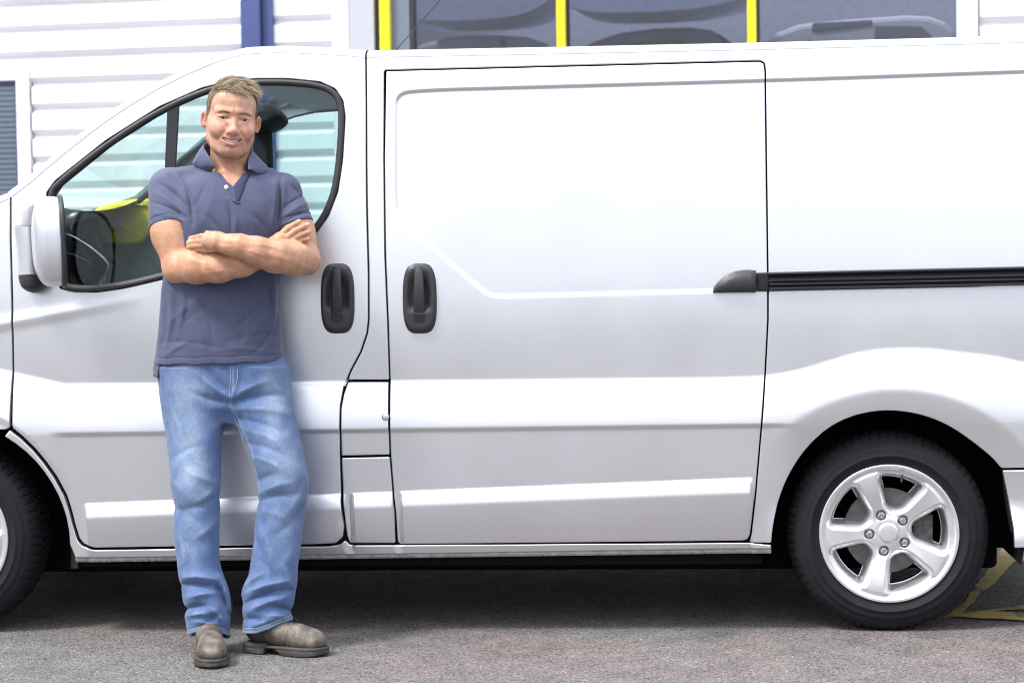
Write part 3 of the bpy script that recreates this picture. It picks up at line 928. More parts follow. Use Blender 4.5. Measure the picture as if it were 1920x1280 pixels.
# seat belt that runs across the far window
pts = [at_van(x, y, 1.60) for x, y in ((392, 262), (340, 300), (300, 345), (258, 380))]
MB().tube([(a, 1.60, b) for a, b in pts], 0.010, 8).build("belt_strap", M_SEAT, van, True)

# door mirror ------------------------------------------------------------------------
def superq(c, r, e, n=28, m=40):
    rows = []
    for i in range(n):
        p = -math.pi / 2 + math.pi * i / (n - 1)
        row = []
        for j in range(m):
            t = 2 * math.pi * j / m
            def s(x, k): return math.copysign(abs(x) ** k, x)
            row.append((c[0] + r[0] * s(math.cos(p), e) * s(math.cos(t), e), c[1] + r[1] * s(math.cos(p), e) * s(math.sin(t), e), c[2] + r[2] * s(math.sin(p), e)))
        rows.append(row)
    return np.array(rows)
vm = -0.17
mc = at_van(97, 453, vm)
P = superq((0, 0, 0), (0.064, 0.115, 0.148), 0.72)
# flat at the glass side, swollen towards the front, a slight tilt
fx = np.clip(P[..., 0], None, 0.030)
P[..., 0] = fx + 0.07 * np.clip(-P[..., 2], -0.2, 0.2) * 0.35
P = P[:, ::-1]
ca, sa = math.cos(math.radians(20)), math.sin(math.radians(20))
P = np.stack([P[..., 0] * ca - P[..., 1] * sa, P[..., 0] * sa + P[..., 1] * ca, P[..., 2]], -1)
mir = grid_obj("door_mirror", (P + np.array([mc[0] + 0.000, vm, mc[1]])).transpose(1, 0, 2), M_PAINT, front_door, closed_u=True, flip=False)
rim = []
for t in np.linspace(0, 2 * math.pi, 48):
    def s(x, k): return math.copysign(abs(x) ** k, x)
    z = 0.147 * s(math.sin(t), 0.72); y = 0.114 * s(math.cos(t), 0.72)
    xr = 0.032 - 0.07 * 0.35 * z
    rim.append((mc[0] + xr * ca - y * sa, vm + xr * sa + y * ca, mc[1] + z))
MB().tube(rim, 0.0075, 8, False).build("mirror_rim", M_BLACK, mir, True)
mesh_obj("mirror_glass", [(p[0] + 0.001, p[1] + 0.002, p[2]) for p in rim[:-1]], [tuple(range(47))], simple("mirror_silver", (0.85, 0.86, 0.88), 0.03, metal=1.0), mir, False)
# foot of the mirror on the door: lens on top, painted body, black cover below
def foot(name, top, bot, mat, e0, e1):
    rows = []
    for k, y in enumerate(np.linspace(top, bot, 10)):
        s = k / 9
        w = np.interp(s, [0, 0.1, 0.3, 0.7, 0.9, 1], e0)
        cx = np.interp(s, [0, 0.5, 1], e1)
        row = []
        for t in np.linspace(0, 2 * math.pi, 28):
            uu, z = at_van(cx, y, -0.03)
            row.append((uu + w / 567 * math.cos(t), -0.020 + (0.055 * min(1, w / 22) + 0.01) * math.sin(t), z))
        rows.append(row)
    P = np.array(rows)
    o = grid_obj(name, P.transpose(1, 0, 2), mat, mir)
    return o
foot("indicator_lamp", 379, 424, M_LAMP, [5, 15, 19, 21, 22, 22], [52, 50, 48])
foot("mirror_foot", 425, 514, M_PAINT, [23, 23, 22, 22, 23, 24], [49, 54, 58])
foot("foot_cover", 515, 549, M_BLACK, [27, 27, 26, 21, 13, 3], [61, 61, 64])
# aerial on the roof
a = at_van(729, 110, 0.35); b = at_van(829, -4, 0.35); c = at_van(905, -90, 0.35)
MB().tube([(a[0] - 0.02, 0.35, a[1] - 0.03), (a[0] + 0.012, 0.35, a[1] + 0.012), (a[0] + 0.03, 0.35, a[1] + 0.03)], [0.016, 0.009, 0.004], 10)\
    .tube([(a[0], 0.35, a[1]), (b[0], 0.35, b[1]), (c[0], 0.35, c[1])], 0.0022, 8).build("aerial", M_BLACK, van, True)
# ------------------------------------------------------------------ ground
def asphalt_mat():
    m, n, l, p = mat_new("asphalt")
    tc = n.new("ShaderNodeTexCoord")
    vo = n.new("ShaderNodeTexVoronoi"); vo.inputs["Scale"].default_value = 150
    vo2 = n.new("ShaderNodeTexVoronoi"); vo2.inputs["Scale"].default_value = 330
    big = n.new("ShaderNodeTexNoise"); big.inputs["Scale"].default_value = 0.9; big.inputs["Detail"].default_value = 7
    mid = n.new("ShaderNodeTexNoise"); mid.inputs["Scale"].default_value = 7; mid.inputs["Detail"].default_value = 5
    for q in (vo, vo2, big, mid): l.new(tc.outputs["Object"], q.inputs["Vector"])
    sep = n.new("ShaderNodeSeparateColor"); l.new(vo.outputs["Color"], sep.inputs[0])
    cr = n.new("ShaderNodeValToRGB")
    e = cr.color_ramp.elements
    e[0].position, e[0].color = 0.0, (0.098, 0.095, 0.095, 1)
    e[1].position, e[1].color = 1.0, (0.380, 0.362, 0.351, 1)
    for pos, c in ((0.22, (0.172, 0.159, 0.159, 1)), (0.5, (0.209, 0.205, 0.200, 1)), (0.75, (0.259, 0.237, 0.233, 1)), (0.94, (0.247, 0.241, 0.230, 1))):
        k = e.new(pos); k.color = c
    l.new(sep.outputs[0], cr.inputs[0])
    # darker binder between the chippings
    edge = n.new("ShaderNodeMapRange"); edge.inputs[1].default_value = 0.25; edge.inputs[2].default_value = 0.75; edge.inputs[3].default_value = 1.0; edge.inputs[4].default_value = 0.62
    l.new(vo.outputs["Distance"], edge.inputs[0])
    mx = n.new("ShaderNodeMixRGB"); mx.blend_type = 'MULTIPLY'; mx.inputs[0].default_value = 1
    l.new(cr.outputs[0], mx.inputs[1]); l.new(edge.outputs[0], mx.inputs[2])
    tint = n.new("ShaderNodeValToRGB")
    tint.color_ramp.elements[0].position, tint.color_ramp.elements[0].color = 0.40, (0.96, 1.02, 1.0, 1)
    tint.color_ramp.elements[1].position, tint.color_ramp.elements[1].color = 0.58, (1.06, 0.985, 0.98, 1)
    l.new(big.outputs["Fac"], tint.inputs[0])
    mx2 = n.new("ShaderNodeMixRGB"); mx2.blend_type = 'MULTIPLY'; mx2.inputs[0].default_value = 1
    l.new(mx.outputs[0], mx2.inputs[1]); l.new(tint.outputs[0], mx2.inputs[2])
    br = n.new("ShaderNodeMapRange"); br.inputs[1].default_value = 0.3; br.inputs[2].default_value = 0.7; br.inputs[3].default_value = 0.78; br.inputs[4].default_value = 1.05
    l.new(mid.outputs["Fac"], br.inputs[0])
    mx3 = n.new("ShaderNodeMixRGB"); mx3.blend_type = 'MULTIPLY'; mx3.inputs[0].default_value = 1
    l.new(mx2.outputs[0], mx3.inputs[1]); l.new(br.outputs[0], mx3.inputs[2])
    st = n.new("ShaderNodeTexNoise"); st.inputs["Scale"].default_value = 2.3; st.inputs["Detail"].default_value = 4; st.inputs["Distortion"].default_value = 0.6
    l.new(tc.outputs["Object"], st.inputs["Vector"])
    sr = n.new("ShaderNodeMapRange"); sr.inputs[1].default_value = 0.60; sr.inputs[2].default_value = 0.72; sr.inputs[3].default_value = 1.0; sr.inputs[4].default_value = 0.80
    l.new(st.outputs["Fac"], sr.inputs[0])
    mx4 = n.new("ShaderNodeMixRGB"); mx4.blend_type = 'MULTIPLY'; mx4.inputs[0].default_value = 1
    l.new(mx3.outputs[0], mx4.inputs[1]); l.new(sr.outputs[0], mx4.inputs[2])
    l.new(mx4.outputs[0], p.inputs["Base Color"])
    p.inputs["Roughness"].default_value = 0.92; p.inputs["Specular IOR Level"].default_value = 0.15
    b1 = n.new("ShaderNodeBump"); b1.inputs["Strength"].default_value = 0.75; b1.inputs["Distance"].default_value = 0.005; b1.invert = True
    l.new(vo.outputs["Distance"], b1.inputs["Height"])
    b2 = n.new("ShaderNodeBump"); b2.inputs["Strength"].default_value = 0.5; b2.inputs["Distance"].default_value = 0.003; b2.invert = True
    l.new(vo2.outputs["Distance"], b2.inputs["Height"]); l.new(b1.outputs[0], b2.inputs["Normal"])
    l.new(b2.outputs[0], p.inputs["Normal"])
    return m
M_ASPH = asphalt_mat()
g = MB(); S = 300
g.add([(-S, -S, 0), (S, -S, 0), (S, S, 0), (-S, S, 0)], [(0, 1, 2, 3)])
tag(g.build("ground", M_ASPH), kind="structure")
# worn yellow bay lines beyond the rear wheel
def marking_mat():
    m, n, l, p = mat_new("worn_yellow_paint")
    tc = n.new("ShaderNodeTexCoord")
    no = n.new("ShaderNodeTexNoise"); no.inputs["Scale"].default_value = 55; no.inputs["Detail"].default_value = 6
    n2 = n.new("ShaderNodeTexNoise"); n2.inputs["Scale"].default_value = 9; n2.inputs["Detail"].default_value = 5
    for q in (no, n2): l.new(tc.outputs["Object"], q.inputs["Vector"])
    ad = n.new("ShaderNodeMath"); ad.operation = 'ADD'; l.new(no.outputs["Fac"], ad.inputs[0]); l.new(n2.outputs["Fac"], ad.inputs[1])
    cr = n.new("ShaderNodeValToRGB")
    cr.color_ramp.elements[0].position, cr.color_ramp.elements[0].color = 0.78, (0.14, 0.13, 0.11, 1)
    cr.color_ramp.elements[1].position, cr.color_ramp.elements[1].color = 0.95, (0.46, 0.35, 0.10, 1)
    mr = n.new("ShaderNodeMath"); mr.operation = 'MULTIPLY'; mr.inputs[1].default_value = 1.0
    l.new(ad.outputs[0], mr.inputs[0]); l.new(mr.outputs[0], cr.inputs[0]); l.new(cr.outputs[0], p.inputs["Base Color"])
    p.inputs["Roughness"].default_value = 0.8
    b = n.new("ShaderNodeBump"); b.inputs["Strength"].default_value = 0.5; b.inputs["Distance"].default_value = 0.004
    l.new(no.outputs["Fac"], b.inputs["Height"]); l.new(b.outputs[0], p.inputs["Normal"])
    return m
M_MARK = marking_mat()
def ground_at(px, py, z=0.0):
    d = ray(np.array(px, float), np.array(py, float))
    t = (z - CAM_H) / d[2]
    return C_np + d * t
def marking(poly, z):
    q = resample(np.array([ground_at(x, y)[:2] for x, y in poly]), 0.06)
    q = q + RNG.normal(0, 0.004, q.shape)
    mb = MB(); mb.add([(a, b, z) for a, b in q], [tuple(range(len(q)))])
    o = mb.build("road_marking", M_MARK); tag(o, kind="structure"); return o
marking([(1768, 1160), (1812, 1128), (1842, 1085), (1868, 1043), (1885, 1018), (1990, 1022), (1990, 1052), (1903, 1053), (1868, 1090), (1822, 1132), (1795, 1157)], 0.004)
marking([(1778, 1157), (1990, 1128), (1990, 1142), (1858, 1148), (1990, 1160), (1990, 1171), (1784, 1158.5)], 0.008)
# loose pale grit
mb = MB()
for i in range(150):
    px, py = RNG.uniform(-60, 1980), RNG.uniform(1075, 1290)
    c = ground_at(px, py); s = RNG.uniform(0.0010, 0.0022)
    k = RNG.uniform(0, 6.28)
    vs = [(c[0] + s * math.cos(k + a) * RNG.uniform(.7, 1.4), c[1] + s * math.sin(k + a), 0.0) for a in (0, 1.6, 3.1, 4.7)] + [(c[0], c[1], s * 1.1)]
    mb.add(vs, [(0, 1, 4), (1, 2, 4), (2, 3, 4), (3, 0, 4)])
tag(mb.build("grit", simple("pale_grit", (0.50, 0.48, 0.46), 0.8, noise=0.3, nscale=300)), kind="stuff")

# ------------------------------------------------------------------ building behind the van
M_CLAD = simple("white_cladding", (0.84, 0.845, 0.87), 0.42, noise=0.035, nscale=2.5, spec=0.4)
M_BLUE = simple("blue_steel", (0.066, 0.092, 0.245), 0.4, noise=0.06, nscale=6)
M_WTRIM = simple("white_trim", (0.82, 0.83, 0.86), 0.45, noise=0.04, nscale=5)
M_GTRIM = simple("grey_trim", (0.50, 0.52, 0.57), 0.5, noise=0.05, nscale=5)
M_YEL = simple("yellow_frame", (0.86, 0.68, 0.02), 0.38, noise=0.05, nscale=8)
M_GASKET = simple("dark_gasket", (0.03, 0.032, 0.045), 0.5)
M_PANE = glass_mat("showroom_glass", (0.50, 0.53, 0.63), rough=0.02, warp=0.03, refl=1.5)
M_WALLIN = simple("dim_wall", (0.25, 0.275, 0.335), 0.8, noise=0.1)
M_BLIND = simple("blind_slat", (0.78, 0.80, 0.83), 0.5, noise=0.05)
BYAW = math.radians(-11.5)
BY = 5.0
bld = empty("industrial_building", (0, BY, 0), BYAW)
tag(bld, "white clad industrial unit with yellow framed windows behind the van", "building")
_cb, _sb = math.cos(BYAW), math.sin(BYAW)
def bpt(px, py, v=0.0):
    """photo pixel -> (u, z) on the facade"""
    d = ray(np.array(px, float), np.array(py, float))
    c = C_np - np.array([0, BY, 0])
    du, dv = d[0] * _cb + d[1] * _sb, -d[0] * _sb + d[1] * _cb
    cu, cv_ = c[0] * _cb + c[1] * _sb, -c[0] * _sb + c[1] * _cb
    t = (v - cv_) / dv
    return float(cu + du * t), float(C_np[2] + d[2] * t)
def bu(px, py=50, v=0.0): return bpt(px, py, v)[0]
def bbox(name, x0, x1, z0, z1, v0, v1, mat, parent=None, bevel=0.0, py=50):
    return MB().box((bu(x0, py, v0), v0, z0), (bu(x1, py, v0), v1, z1)).build(name, mat, parent or bld, bevel=bevel)
ZT = 4.6
zs = [bpt(200, y)[1] for y in (50, 101, 149, 197, 247, 297)]
pitch = (zs[0] - zs[-1]) / 5
# structural wall with the window opening left clear
wx0, wx1 = bu(700), bu(1833)
MB().box((bu(-700), 0.06, 0), (wx0, 0.25, ZT)).box((wx1, 0.06, 0), (bu(2600), 0.25, ZT)).box((wx0, 0.06, 0), (wx1, 0.25, 1.05)).box((wx0, 0.06, 3.4), (wx1, 0.25, ZT)).build("wall", M_WTRIM, bld)
plank_me = {}
def plank(u0, u1, z):
    """one profiled sheet rib: flat face, rolled bottom return, shadow groove"""
    key = round(u1 - u0, 4)
    if key not in plank_me:
        prof = [(0.034, 0.0), (0.030, 0.002), (0.003, 0.020), (0.000, 0.024), (0.0, pitch * 0.74), (0.002, pitch * 0.765), (0.031, pitch * 0.90), (0.034, pitch * 0.92), (0.034, pitch)]
        n = len(prof); L = u1 - u0
        v = [(x, a, b) for x in (0, L) for a, b in prof]
        f = [(i, n + i, n + i + 1, i + 1) for i in range(n - 1)]
        o = mesh_obj("cladding_plank", v, f, M_CLAD, bld, False)
        plank_me[key] = o.data
        md = None
    else:
        o = link(bpy.data.objects.new("cladding_plank", plank_me[key]), bld)
    o.location = (u0, 0.0 + RNG.normal(0, 0.0012), z)
    return o
def planks(x0, x1, py, z_lo, z_hi):
    u0, u1 = bu(x0, py), bu(x1, py)
    z = zs[0]
    k0, k1 = math.floor((z_lo - zs[0]) / pitch), math.ceil((z_hi - zs[0]) / pitch)
    for k in range(k0, k1):
        plank(u0, u1, zs[0] + k * pitch)
zw_top = bpt(20, 128)[1]
planks(-650, 457, 60, zw_top, 3.6)
planks(59, 457, 200, 0.3, zw_top)
planks(513, 622, 50, 0.3, 3.6)
planks(1836, 2450, 50, 0.3, 3.6)
for px in (60, 270):                                   # fixings
    for k in range(0, 8):
        z = zs[0] - k * pitch + 0.05
        if px == 60 and z < zw_top: continue
        u = bu(px + 40)
        MB().tube([(u, 0.004, z), (u, -0.004, z)], 0.006, 8).build("fixing_screw", M_GTRIM, bld)
MB().box((bu(457), -0.06, 0), (bu(493), 0.10, ZT)).build("column", M_BLUE, bld, bevel=0.006)
MB().box((bu(493) + 0.002, -0.02, 0), (bu(513), 0.10, ZT)).build("column_return", M_BLUE, bld, bevel=0.004)
bbox("trim_post", 622, 654, 0, ZT, -0.012, 0.1, M_WTRIM, bevel=0.004)
bbox("corner_post", 655, 701, 0, ZT, -0.03, 0.12, M_GTRIM, bevel=0.004)
bbox("gasket", 702, 711, 0, ZT, 0.0, 0.1, M_GASKET)
# left window with a venetian blind
zt, zb = bpt(16, 152)[1], bpt(16, 400)[1] - 0.35
z_head = zw_top
u_fr0, u_fr1 = bu(-330, 250), bu(33, 250)
wf = MB().box((bu(33, 250), -0.012, zb - 0.06), (bu(58, 250), 0.09, zt)).box((bu(-360, 250), -0.012, zt), (bu(58, 250), 0.09, z_head - 0.002))\
    .box((bu(-360, 250), -0.012, zb - 0.12), (bu(33, 250) - 0.002, 0.09, zb - 0.06)).build("window_frame", M_WTRIM, bld, bevel=0.004)
MB().box((u_fr1 - 0.018, 0.01, zb - 0.06), (u_fr1 - 0.001, 0.08, zt - 0.02)).box((u_fr0, 0.01, zt - 0.020), (u_fr1 - 0.001, 0.08, zt - 0.002)).build("frame_liner", M_BLUE, wf)
mesh_obj("pane", [(u_fr0, 0.022, zb - 0.06), (u_fr1 - 0.018, 0.022, zb - 0.06), (u_fr1 - 0.018, 0.022, zt - 0.02), (u_fr0, 0.022, zt - 0.02)], [(0, 1, 2, 3)],
         glass_mat("office_glass", (0.80, 0.90, 0.97)), wf, False)
zz = zt - 0.05; sm = None
while zz > zb - 0.02:
    if sm is None:
        o = MB().add([(u_fr0, 0.040, 0), (u_fr1 - 0.03, 0.040, 0), (u_fr1 - 0.03, 0.047, 0.024), (u_fr0, 0.047, 0.024), (u_fr0, 0.042, 0), (u_fr1 - 0.03, 0.042, 0), (u_fr1 - 0.03, 0.049, 0.024), (u_fr0, 0.049, 0.024)],
                     [(0, 1, 2, 3), (7, 6, 5, 4), (0, 4, 5, 1), (2, 6, 7, 3)]).build("blind_slat", M_BLIND, wf); sm = o.data
    else:
        o = link(bpy.data.objects.new("blind_slat", sm), wf)
    o.location = (0, 0, zz); zz -= 0.031
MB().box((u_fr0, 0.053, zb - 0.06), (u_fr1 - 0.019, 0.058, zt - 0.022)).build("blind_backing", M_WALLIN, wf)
# glazed front: yellow mullions, panes
zsill, zhead = 1.05, 3.4
for a, b in ((711, 731), (1043, 1060), (1401, 1418)):
    bbox("mullion", a, b, zsill, zhead, -0.035, 0.06, M_YEL, bevel=0.005)
bbox("inner_post", 732, 768, zsill, zhead, 0.0, 0.07, simple("slate_post", (0.17, 0.20, 0.26), 0.5), bevel=0.003)
bbox("mullion_gasket", 769, 776, zsill, zhead, 0.0, 0.08, M_GASKET)
bbox("mullion_gasket", 1061, 1065, zsill, zhead, -0.005, 0.06, M_GASKET)
bbox("mullion_gasket", 1419, 1423, zsill, zhead, -0.005, 0.06, M_GASKET)
bbox("trim_post", 1794, 1834, 0, ZT, -0.02, 0.1, M_WTRIM, bevel=0.004)
MB().box((wx0, -0.04, zsill - 0.06), (wx1, 0.05, zsill)).build("sill", M_WTRIM, bld, bevel=0.004)
for a, b in ((777, 1043), (1066, 1401), (1424, 1793)):
    u0, u1 = bu(a), bu(b)
    mesh_obj("pane", [(u0, 0.02, zsill), (u1, 0.02, zsill), (u1, 0.02, zhead), (u0, 0.02, zhead)], [(0, 1, 2, 3)], M_PANE, bld, False)
# workshop behind the glass, left without a roof so that daylight brightens it
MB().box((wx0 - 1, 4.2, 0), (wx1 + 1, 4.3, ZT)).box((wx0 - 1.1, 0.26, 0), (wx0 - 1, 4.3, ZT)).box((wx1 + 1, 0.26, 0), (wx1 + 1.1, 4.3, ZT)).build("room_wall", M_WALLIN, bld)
def extrude(name, poly_px, v0, v1, mat, parent, bevel=0.05):
    q = [bpt(x, y, v0) for x, y in poly_px]
    n = len(q)
    mb = MB()
    mb.add([(a, v0, b) for a, b in q] + [(a, v1, b) for a, b in q], [tuple(range(n))[::-1], tuple(range(n, 2 * n))] + [(i, (i + 1) % n, n + (i + 1) % n, n + i) for i in range(n)])
    return mb.build(name, mat, parent, bevel=bevel)
M_CARP = simple("pale_car_paint", (0.42, 0.42, 0.47), 0.35, noise=0.05, coat=0.4)
M_CARG = simple("dark_car_glass", (0.11, 0.12, 0.15), 0.3)
M_CARY = simple("screen_reflection", (0.42, 0.38, 0.16), 0.4, noise=0.1)  # yellow reflection put into the windscreen colour
M_REFL = simple("blue_white_reflection", (0.50, 0.57, 0.74), 0.7, noise=0.08)
def car(label, roof, windows, v0):  # car shapes put in for the curved reflections in the panes
    c0 = bpt(roof[len(roof) // 2][0], 60, v0)
    e = empty("car_shape", (0, BY, 0), BYAW)
    tag(e, label, "car", "car shapes standing in for reflections")
    extrude("body", roof + [(roof[-1][0] + 8, 470), (roof[0][0] - 8, 470)], v0, v0 + 1.6, M_CARP, e, 0.03)
    for w, m in windows: extrude("window", w, v0 - 0.012, v0 + 0.05, m, e, 0.006)
    return e
car("pale car shape for a reflection in the leftmost glass pane of the white unit", [(772, 92), (790, 82), (841, 69), (890, 66), (940, 66), (985, 69), (1022, 81), (1044, 99)],
    [([(786, 108), (812, 100), (841, 95), (880, 94), (916, 94), (920, 150), (786, 150)], M_CARY), ([(935, 67), (945, 69), (955, 108), (942, 108)], M_CARG)], 1.3)
car("pale car shape with a yellowish screen for a reflection in the middle glass pane", [(1062, 108), (1085, 92), (1113, 77), (1164, 61), (1229, 53), (1293, 51), (1335, 57), (1366, 74), (1396, 94)],
    [([(1100, 103), (1158, 85), (1229, 77), (1277, 76), (1292, 94), (1300, 150), (1100, 150)], M_CARY), ([(1344, 62), (1366, 76), (1390, 94), (1360, 90)], M_CARG)], 1.4)
car("pale car shape with a dark square window for a reflection in the right glass pane", [(1424, 90), (1436, 77), (1455, 62), (1494, 47), (1526, 42), (1600, 36), (1700, 29), (1742, 31), (1772, 42), (1792, 60)],
    [([(1640, 48), (1728, 49), (1748, 68), (1754, 140), (1640, 140)], M_CARG), ([(1524, 43), (1635, 37), (1635, 47), (1530, 60), (1521, 58)], M_CARG), ([(1514, 76), (1521, 73), (1510, 92), (1503, 92)], M_CARG)], 1.3)
for lab, poly in (("pale blue sheet added for a reflection at the top of the leftmost glass pane", [(775, 36), (800, 39), (841, 40), (900, 38), (954, 33), (985, 26), (1008, 15), (1045, -8), (1045, -40), (775, -40)]),
                  ("pale blue sheet added for a reflection at the top of the middle glass pane", [(1060, 8), (1080, 18), (1110, 24), (1148, 25), (1229, 23), (1300, 18), (1350, 9), (1400, -4), (1400, -40), (1060, -40)])):
    e = empty("reflection_stand_in", (0, BY, 0), BYAW)  # added sheet stands in for a pale reflection in the pane
    tag(e, lab, "reflection stand-in", "reflection sheets behind the glass")
    extrude("reflection_sheet", poly, 0.9, 1.6, M_REFL, e, 0.004)
# ------------------------------------------------------------------ the man: sculpted as distance fields, meshed by surface nets
f32 = np.float32
def A(px, py, Y): return at(np.array(px, float), np.array(py, float), Y).astype(f32)
def smin(a, b, k):
    h = np.maximum(k - np.abs(a - b), 0) / k
    return np.minimum(a, b) - h * h * k * f32(0.25)
def smax(a, b, k): return -smin(-a, -b, k)
def sph(p, c, r):
    q = p - np.asarray(c, f32); return np.sqrt(np.einsum('ij,ij->i', q, q)) - f32(r)
def ell(p, c, r):
    r = np.asarray(r, f32); q = (p - np.asarray(c, f32)) / r
    k0 = np.sqrt(np.einsum('ij,ij->i', q, q)); q2 = q / r
    k1 = np.sqrt(np.einsum('ij,ij->i', q2, q2)) + f32(1e-9)
    return k0 * (k0 - 1) / k1
def rc(p, a, b, ra, rb):
    a, b = np.asarray(a, f32), np.asarray(b, f32)
    e = b - a; t = np.clip(((p - a) @ e) / (e @ e), 0, 1)
    q = p - a - t[:, None] * e
    return np.sqrt(np.einsum('ij,ij->i', q, q)) - (ra + (rb - ra) * t)
def chain(p, pts, rs, k=0.01):
    d = None
    for i in range(len(pts) - 1):
        e = rc(p, pts[i], pts[i + 1], rs[i], rs[i + 1])
        d = e if d is None else smin(d, e, k)
    return d
def surf_net(f, lo, hi, h, B=8):
    """sparse surface nets of f < 0"""
    lo = np.asarray(lo, float); hi = np.asarray(hi, float)
    nb = np.ceil((hi - lo) / (h * B)).astype(int)
    bi = np.stack(np.meshgrid(*[np.arange(n) for n in nb], indexing='ij'), -1).reshape(-1, 3)
    cen = (lo + (bi + 0.5) * h * B).astype(f32)
    d = f(cen)
    bi = bi[np.abs(d) < h * B * 0.5 * 1.7321 * 1.35 + 0.010]
    n1 = B + 1
    loc = np.stack(np.meshgrid(*[np.arange(n1)] * 3, indexing='ij'), -1).reshape(-1, 3)
    D = np.empty((len(bi), n1 ** 3), f32)
    step = 400
    for s in range(0, len(bi), step):
        g = bi[s:s + step, None, :] * B + loc[None]
        P = (lo + g.reshape(-1, 3) * h).astype(f32)
        D[s:s + step] = f(P).reshape(-1, n1 ** 3)
    D = D.reshape(-1, n1, n1, n1)
    ins = D < 0
    c = ins[:, :-1, :-1, :-1].astype(np.int8).copy()
    cnt = np.zeros_like(c)
    for dx in (0, 1):
        for dy in (0, 1):
            for dz in (0, 1):
                cnt += ins[:, dx:dx + B, dy:dy + B, dz:dz + B]
    act = (cnt > 0) & (cnt < 8)
    ab, ax, ay, az = np.nonzero(act)
    N = nb * B + 2
    def gid(g): return (g[:, 0] * N[1] + g[:, 1]) * N[2] + g[:, 2]
    cell = bi[ab] * B + np.stack([ax, ay, az], 1)
    ids = gid(cell)
    acc = np.zeros((len(ab), 3)); num = np.zeros(len(ab))
    corner = [(x, y, z) for x in (0, 1) for y in (0, 1) for z in (0, 1)]
    for i, a in enumerate(corner):
        for b in corner[i + 1:]:
            if sum(abs(a[k] - b[k]) for k in range(3)) != 1: continue
            da = D[ab, ax + a[0], ay + a[1], az + a[2]]; db = D[ab, ax + b[0], ay + b[1], az + b[2]]
            m = (da < 0) != (db < 0)
            t = np.where(m, da / np.where(m, da - db, 1), 0)
            pt = np.array(a) + t[:, None] * (np.array(b) - np.array(a))
            acc += np.where(m[:, None], pt, 0); num += m
    V = lo + (cell + acc / num[:, None]) * h
    order = np.argsort(ids); sid = ids[order]
    faces = []
    for axis in range(3):
        u, w = [(1, 2), (2, 0), (0, 1)][axis]
        sl0 = [slice(None)] + [slice(0, B)] * 3
        sl1 = list(sl0); sl1[axis + 1] = slice(1, B + 1)
        e0, e1 = ins[tuple(sl0)], ins[tuple(sl1)]
        b_, x_, y_, z_ = np.nonzero(e0 != e1)
        s_in = e0[b_, x_, y_, z_]
        g = bi[b_] * B + np.stack([x_, y_, z_], 1)
        quad = []
        for du, dw in ((0, 0), (-1, 0), (-1, -1), (0, -1)):
            q = g.copy(); q[:, u] += du; q[:, w] += dw
            k = gid(q); pos = np.clip(np.searchsorted(sid, k), 0, len(sid) - 1)
            quad.append(np.where((sid[pos] == k) & (q.min(1) >= 0), order[pos], -1))
        Q = np.stack(quad, 1)
        ok = (Q >= 0).all(1)
        Q, s_in = Q[ok], s_in[ok]
        Q[~s_in] = Q[~s_in][:, ::-1]
        faces.append(Q)
    return V, np.vstack(faces)
def net_obj(name, f, lo, hi, h, mat, parent=None, grad_normals=True, smooth_it=0):
    V, F = surf_net(f, lo, hi, h)
    me = bpy.data.meshes.new(name)
    me.vertices.add(len(V)); me.vertices.foreach_set("co", V.astype(f32).ravel())
    me.loops.add(len(F) * 4); me.loops.foreach_set("vertex_index", F.astype(np.int32).ravel())
    me.polygons.add(len(F)); me.polygons.foreach_set("loop_start", np.arange(0, len(F) * 4, 4, dtype=np.int32))
    me.polygons.foreach_set("use_smooth", np.ones(len(F), bool))
    me.update(calc_edges=True); me.validate()
    me.materials.append(mat)
    o = link(bpy.data.objects.new(name, me), parent)
    return o, V
def color_attr(o, name, cols):
    a = o.data.color_attributes.new(name, 'FLOAT_COLOR', 'POINT')
    c = np.ones((len(cols), 4), f32); c[:, :3] = cols
    a.data.foreach_set("color", c.ravel())
def smoothstep(a, b, x):
    t = np.clip((x - a) / (b - a), 0, 1); return t * t * (3 - 2 * t)
def vnoise(p, s, seed=0):
    """cheap smooth value noise in [-1,1]"""
    r = np.random.default_rng(seed); out = 0
    for i in range(5):
        k = r.normal(0, 1, 3); k = k / np.linalg.norm(k) * s * r.uniform(0.7, 1.4)
        k2 = r.normal(0, 1, 3); k2 = k2 / np.linalg.norm(k2) * s * 0.6
        out = out + np.sin(p @ k.astype(f32) + r.uniform(0, 6) + 1.3 * np.sin(p @ k2.astype(f32) + r.uniform(0, 6)))
    return out / 3
def folds(px, py, lst, p=2.0):
    """sum of creases drawn between photo pixels: (x0,y0,x1,y1,width_px,height_m)"""
    out = np.zeros_like(px)
    for x0, y0, x1, y1, w, a in lst:
        ex, ey = x1 - x0, y1 - y0; L2 = ex * ex + ey * ey
        t = ((px - x0) * ex + (py - y0) * ey) / L2
        tc = np.clip(t, 0, 1)
        # slightly bowed crease
        L = math.sqrt(L2); bow = 0.10 * L * 4 * tc * (1 - tc) * (1 if (x0 + y1) % 2 > 1 else -1) * 0.5
        dx = px - x0 - tc * ex + bow * ey / L; dy = py - y0 - tc * ey - bow * ex / L
        d2 = dx * dx + dy * dy
        out += a * np.exp(-(d2 / (w * w)) ** (p / 2)) * (0.35 + 0.65 * np.sin(math.pi * np.clip(tc * 0.94 + 0.03, 0, 1)))
    return out

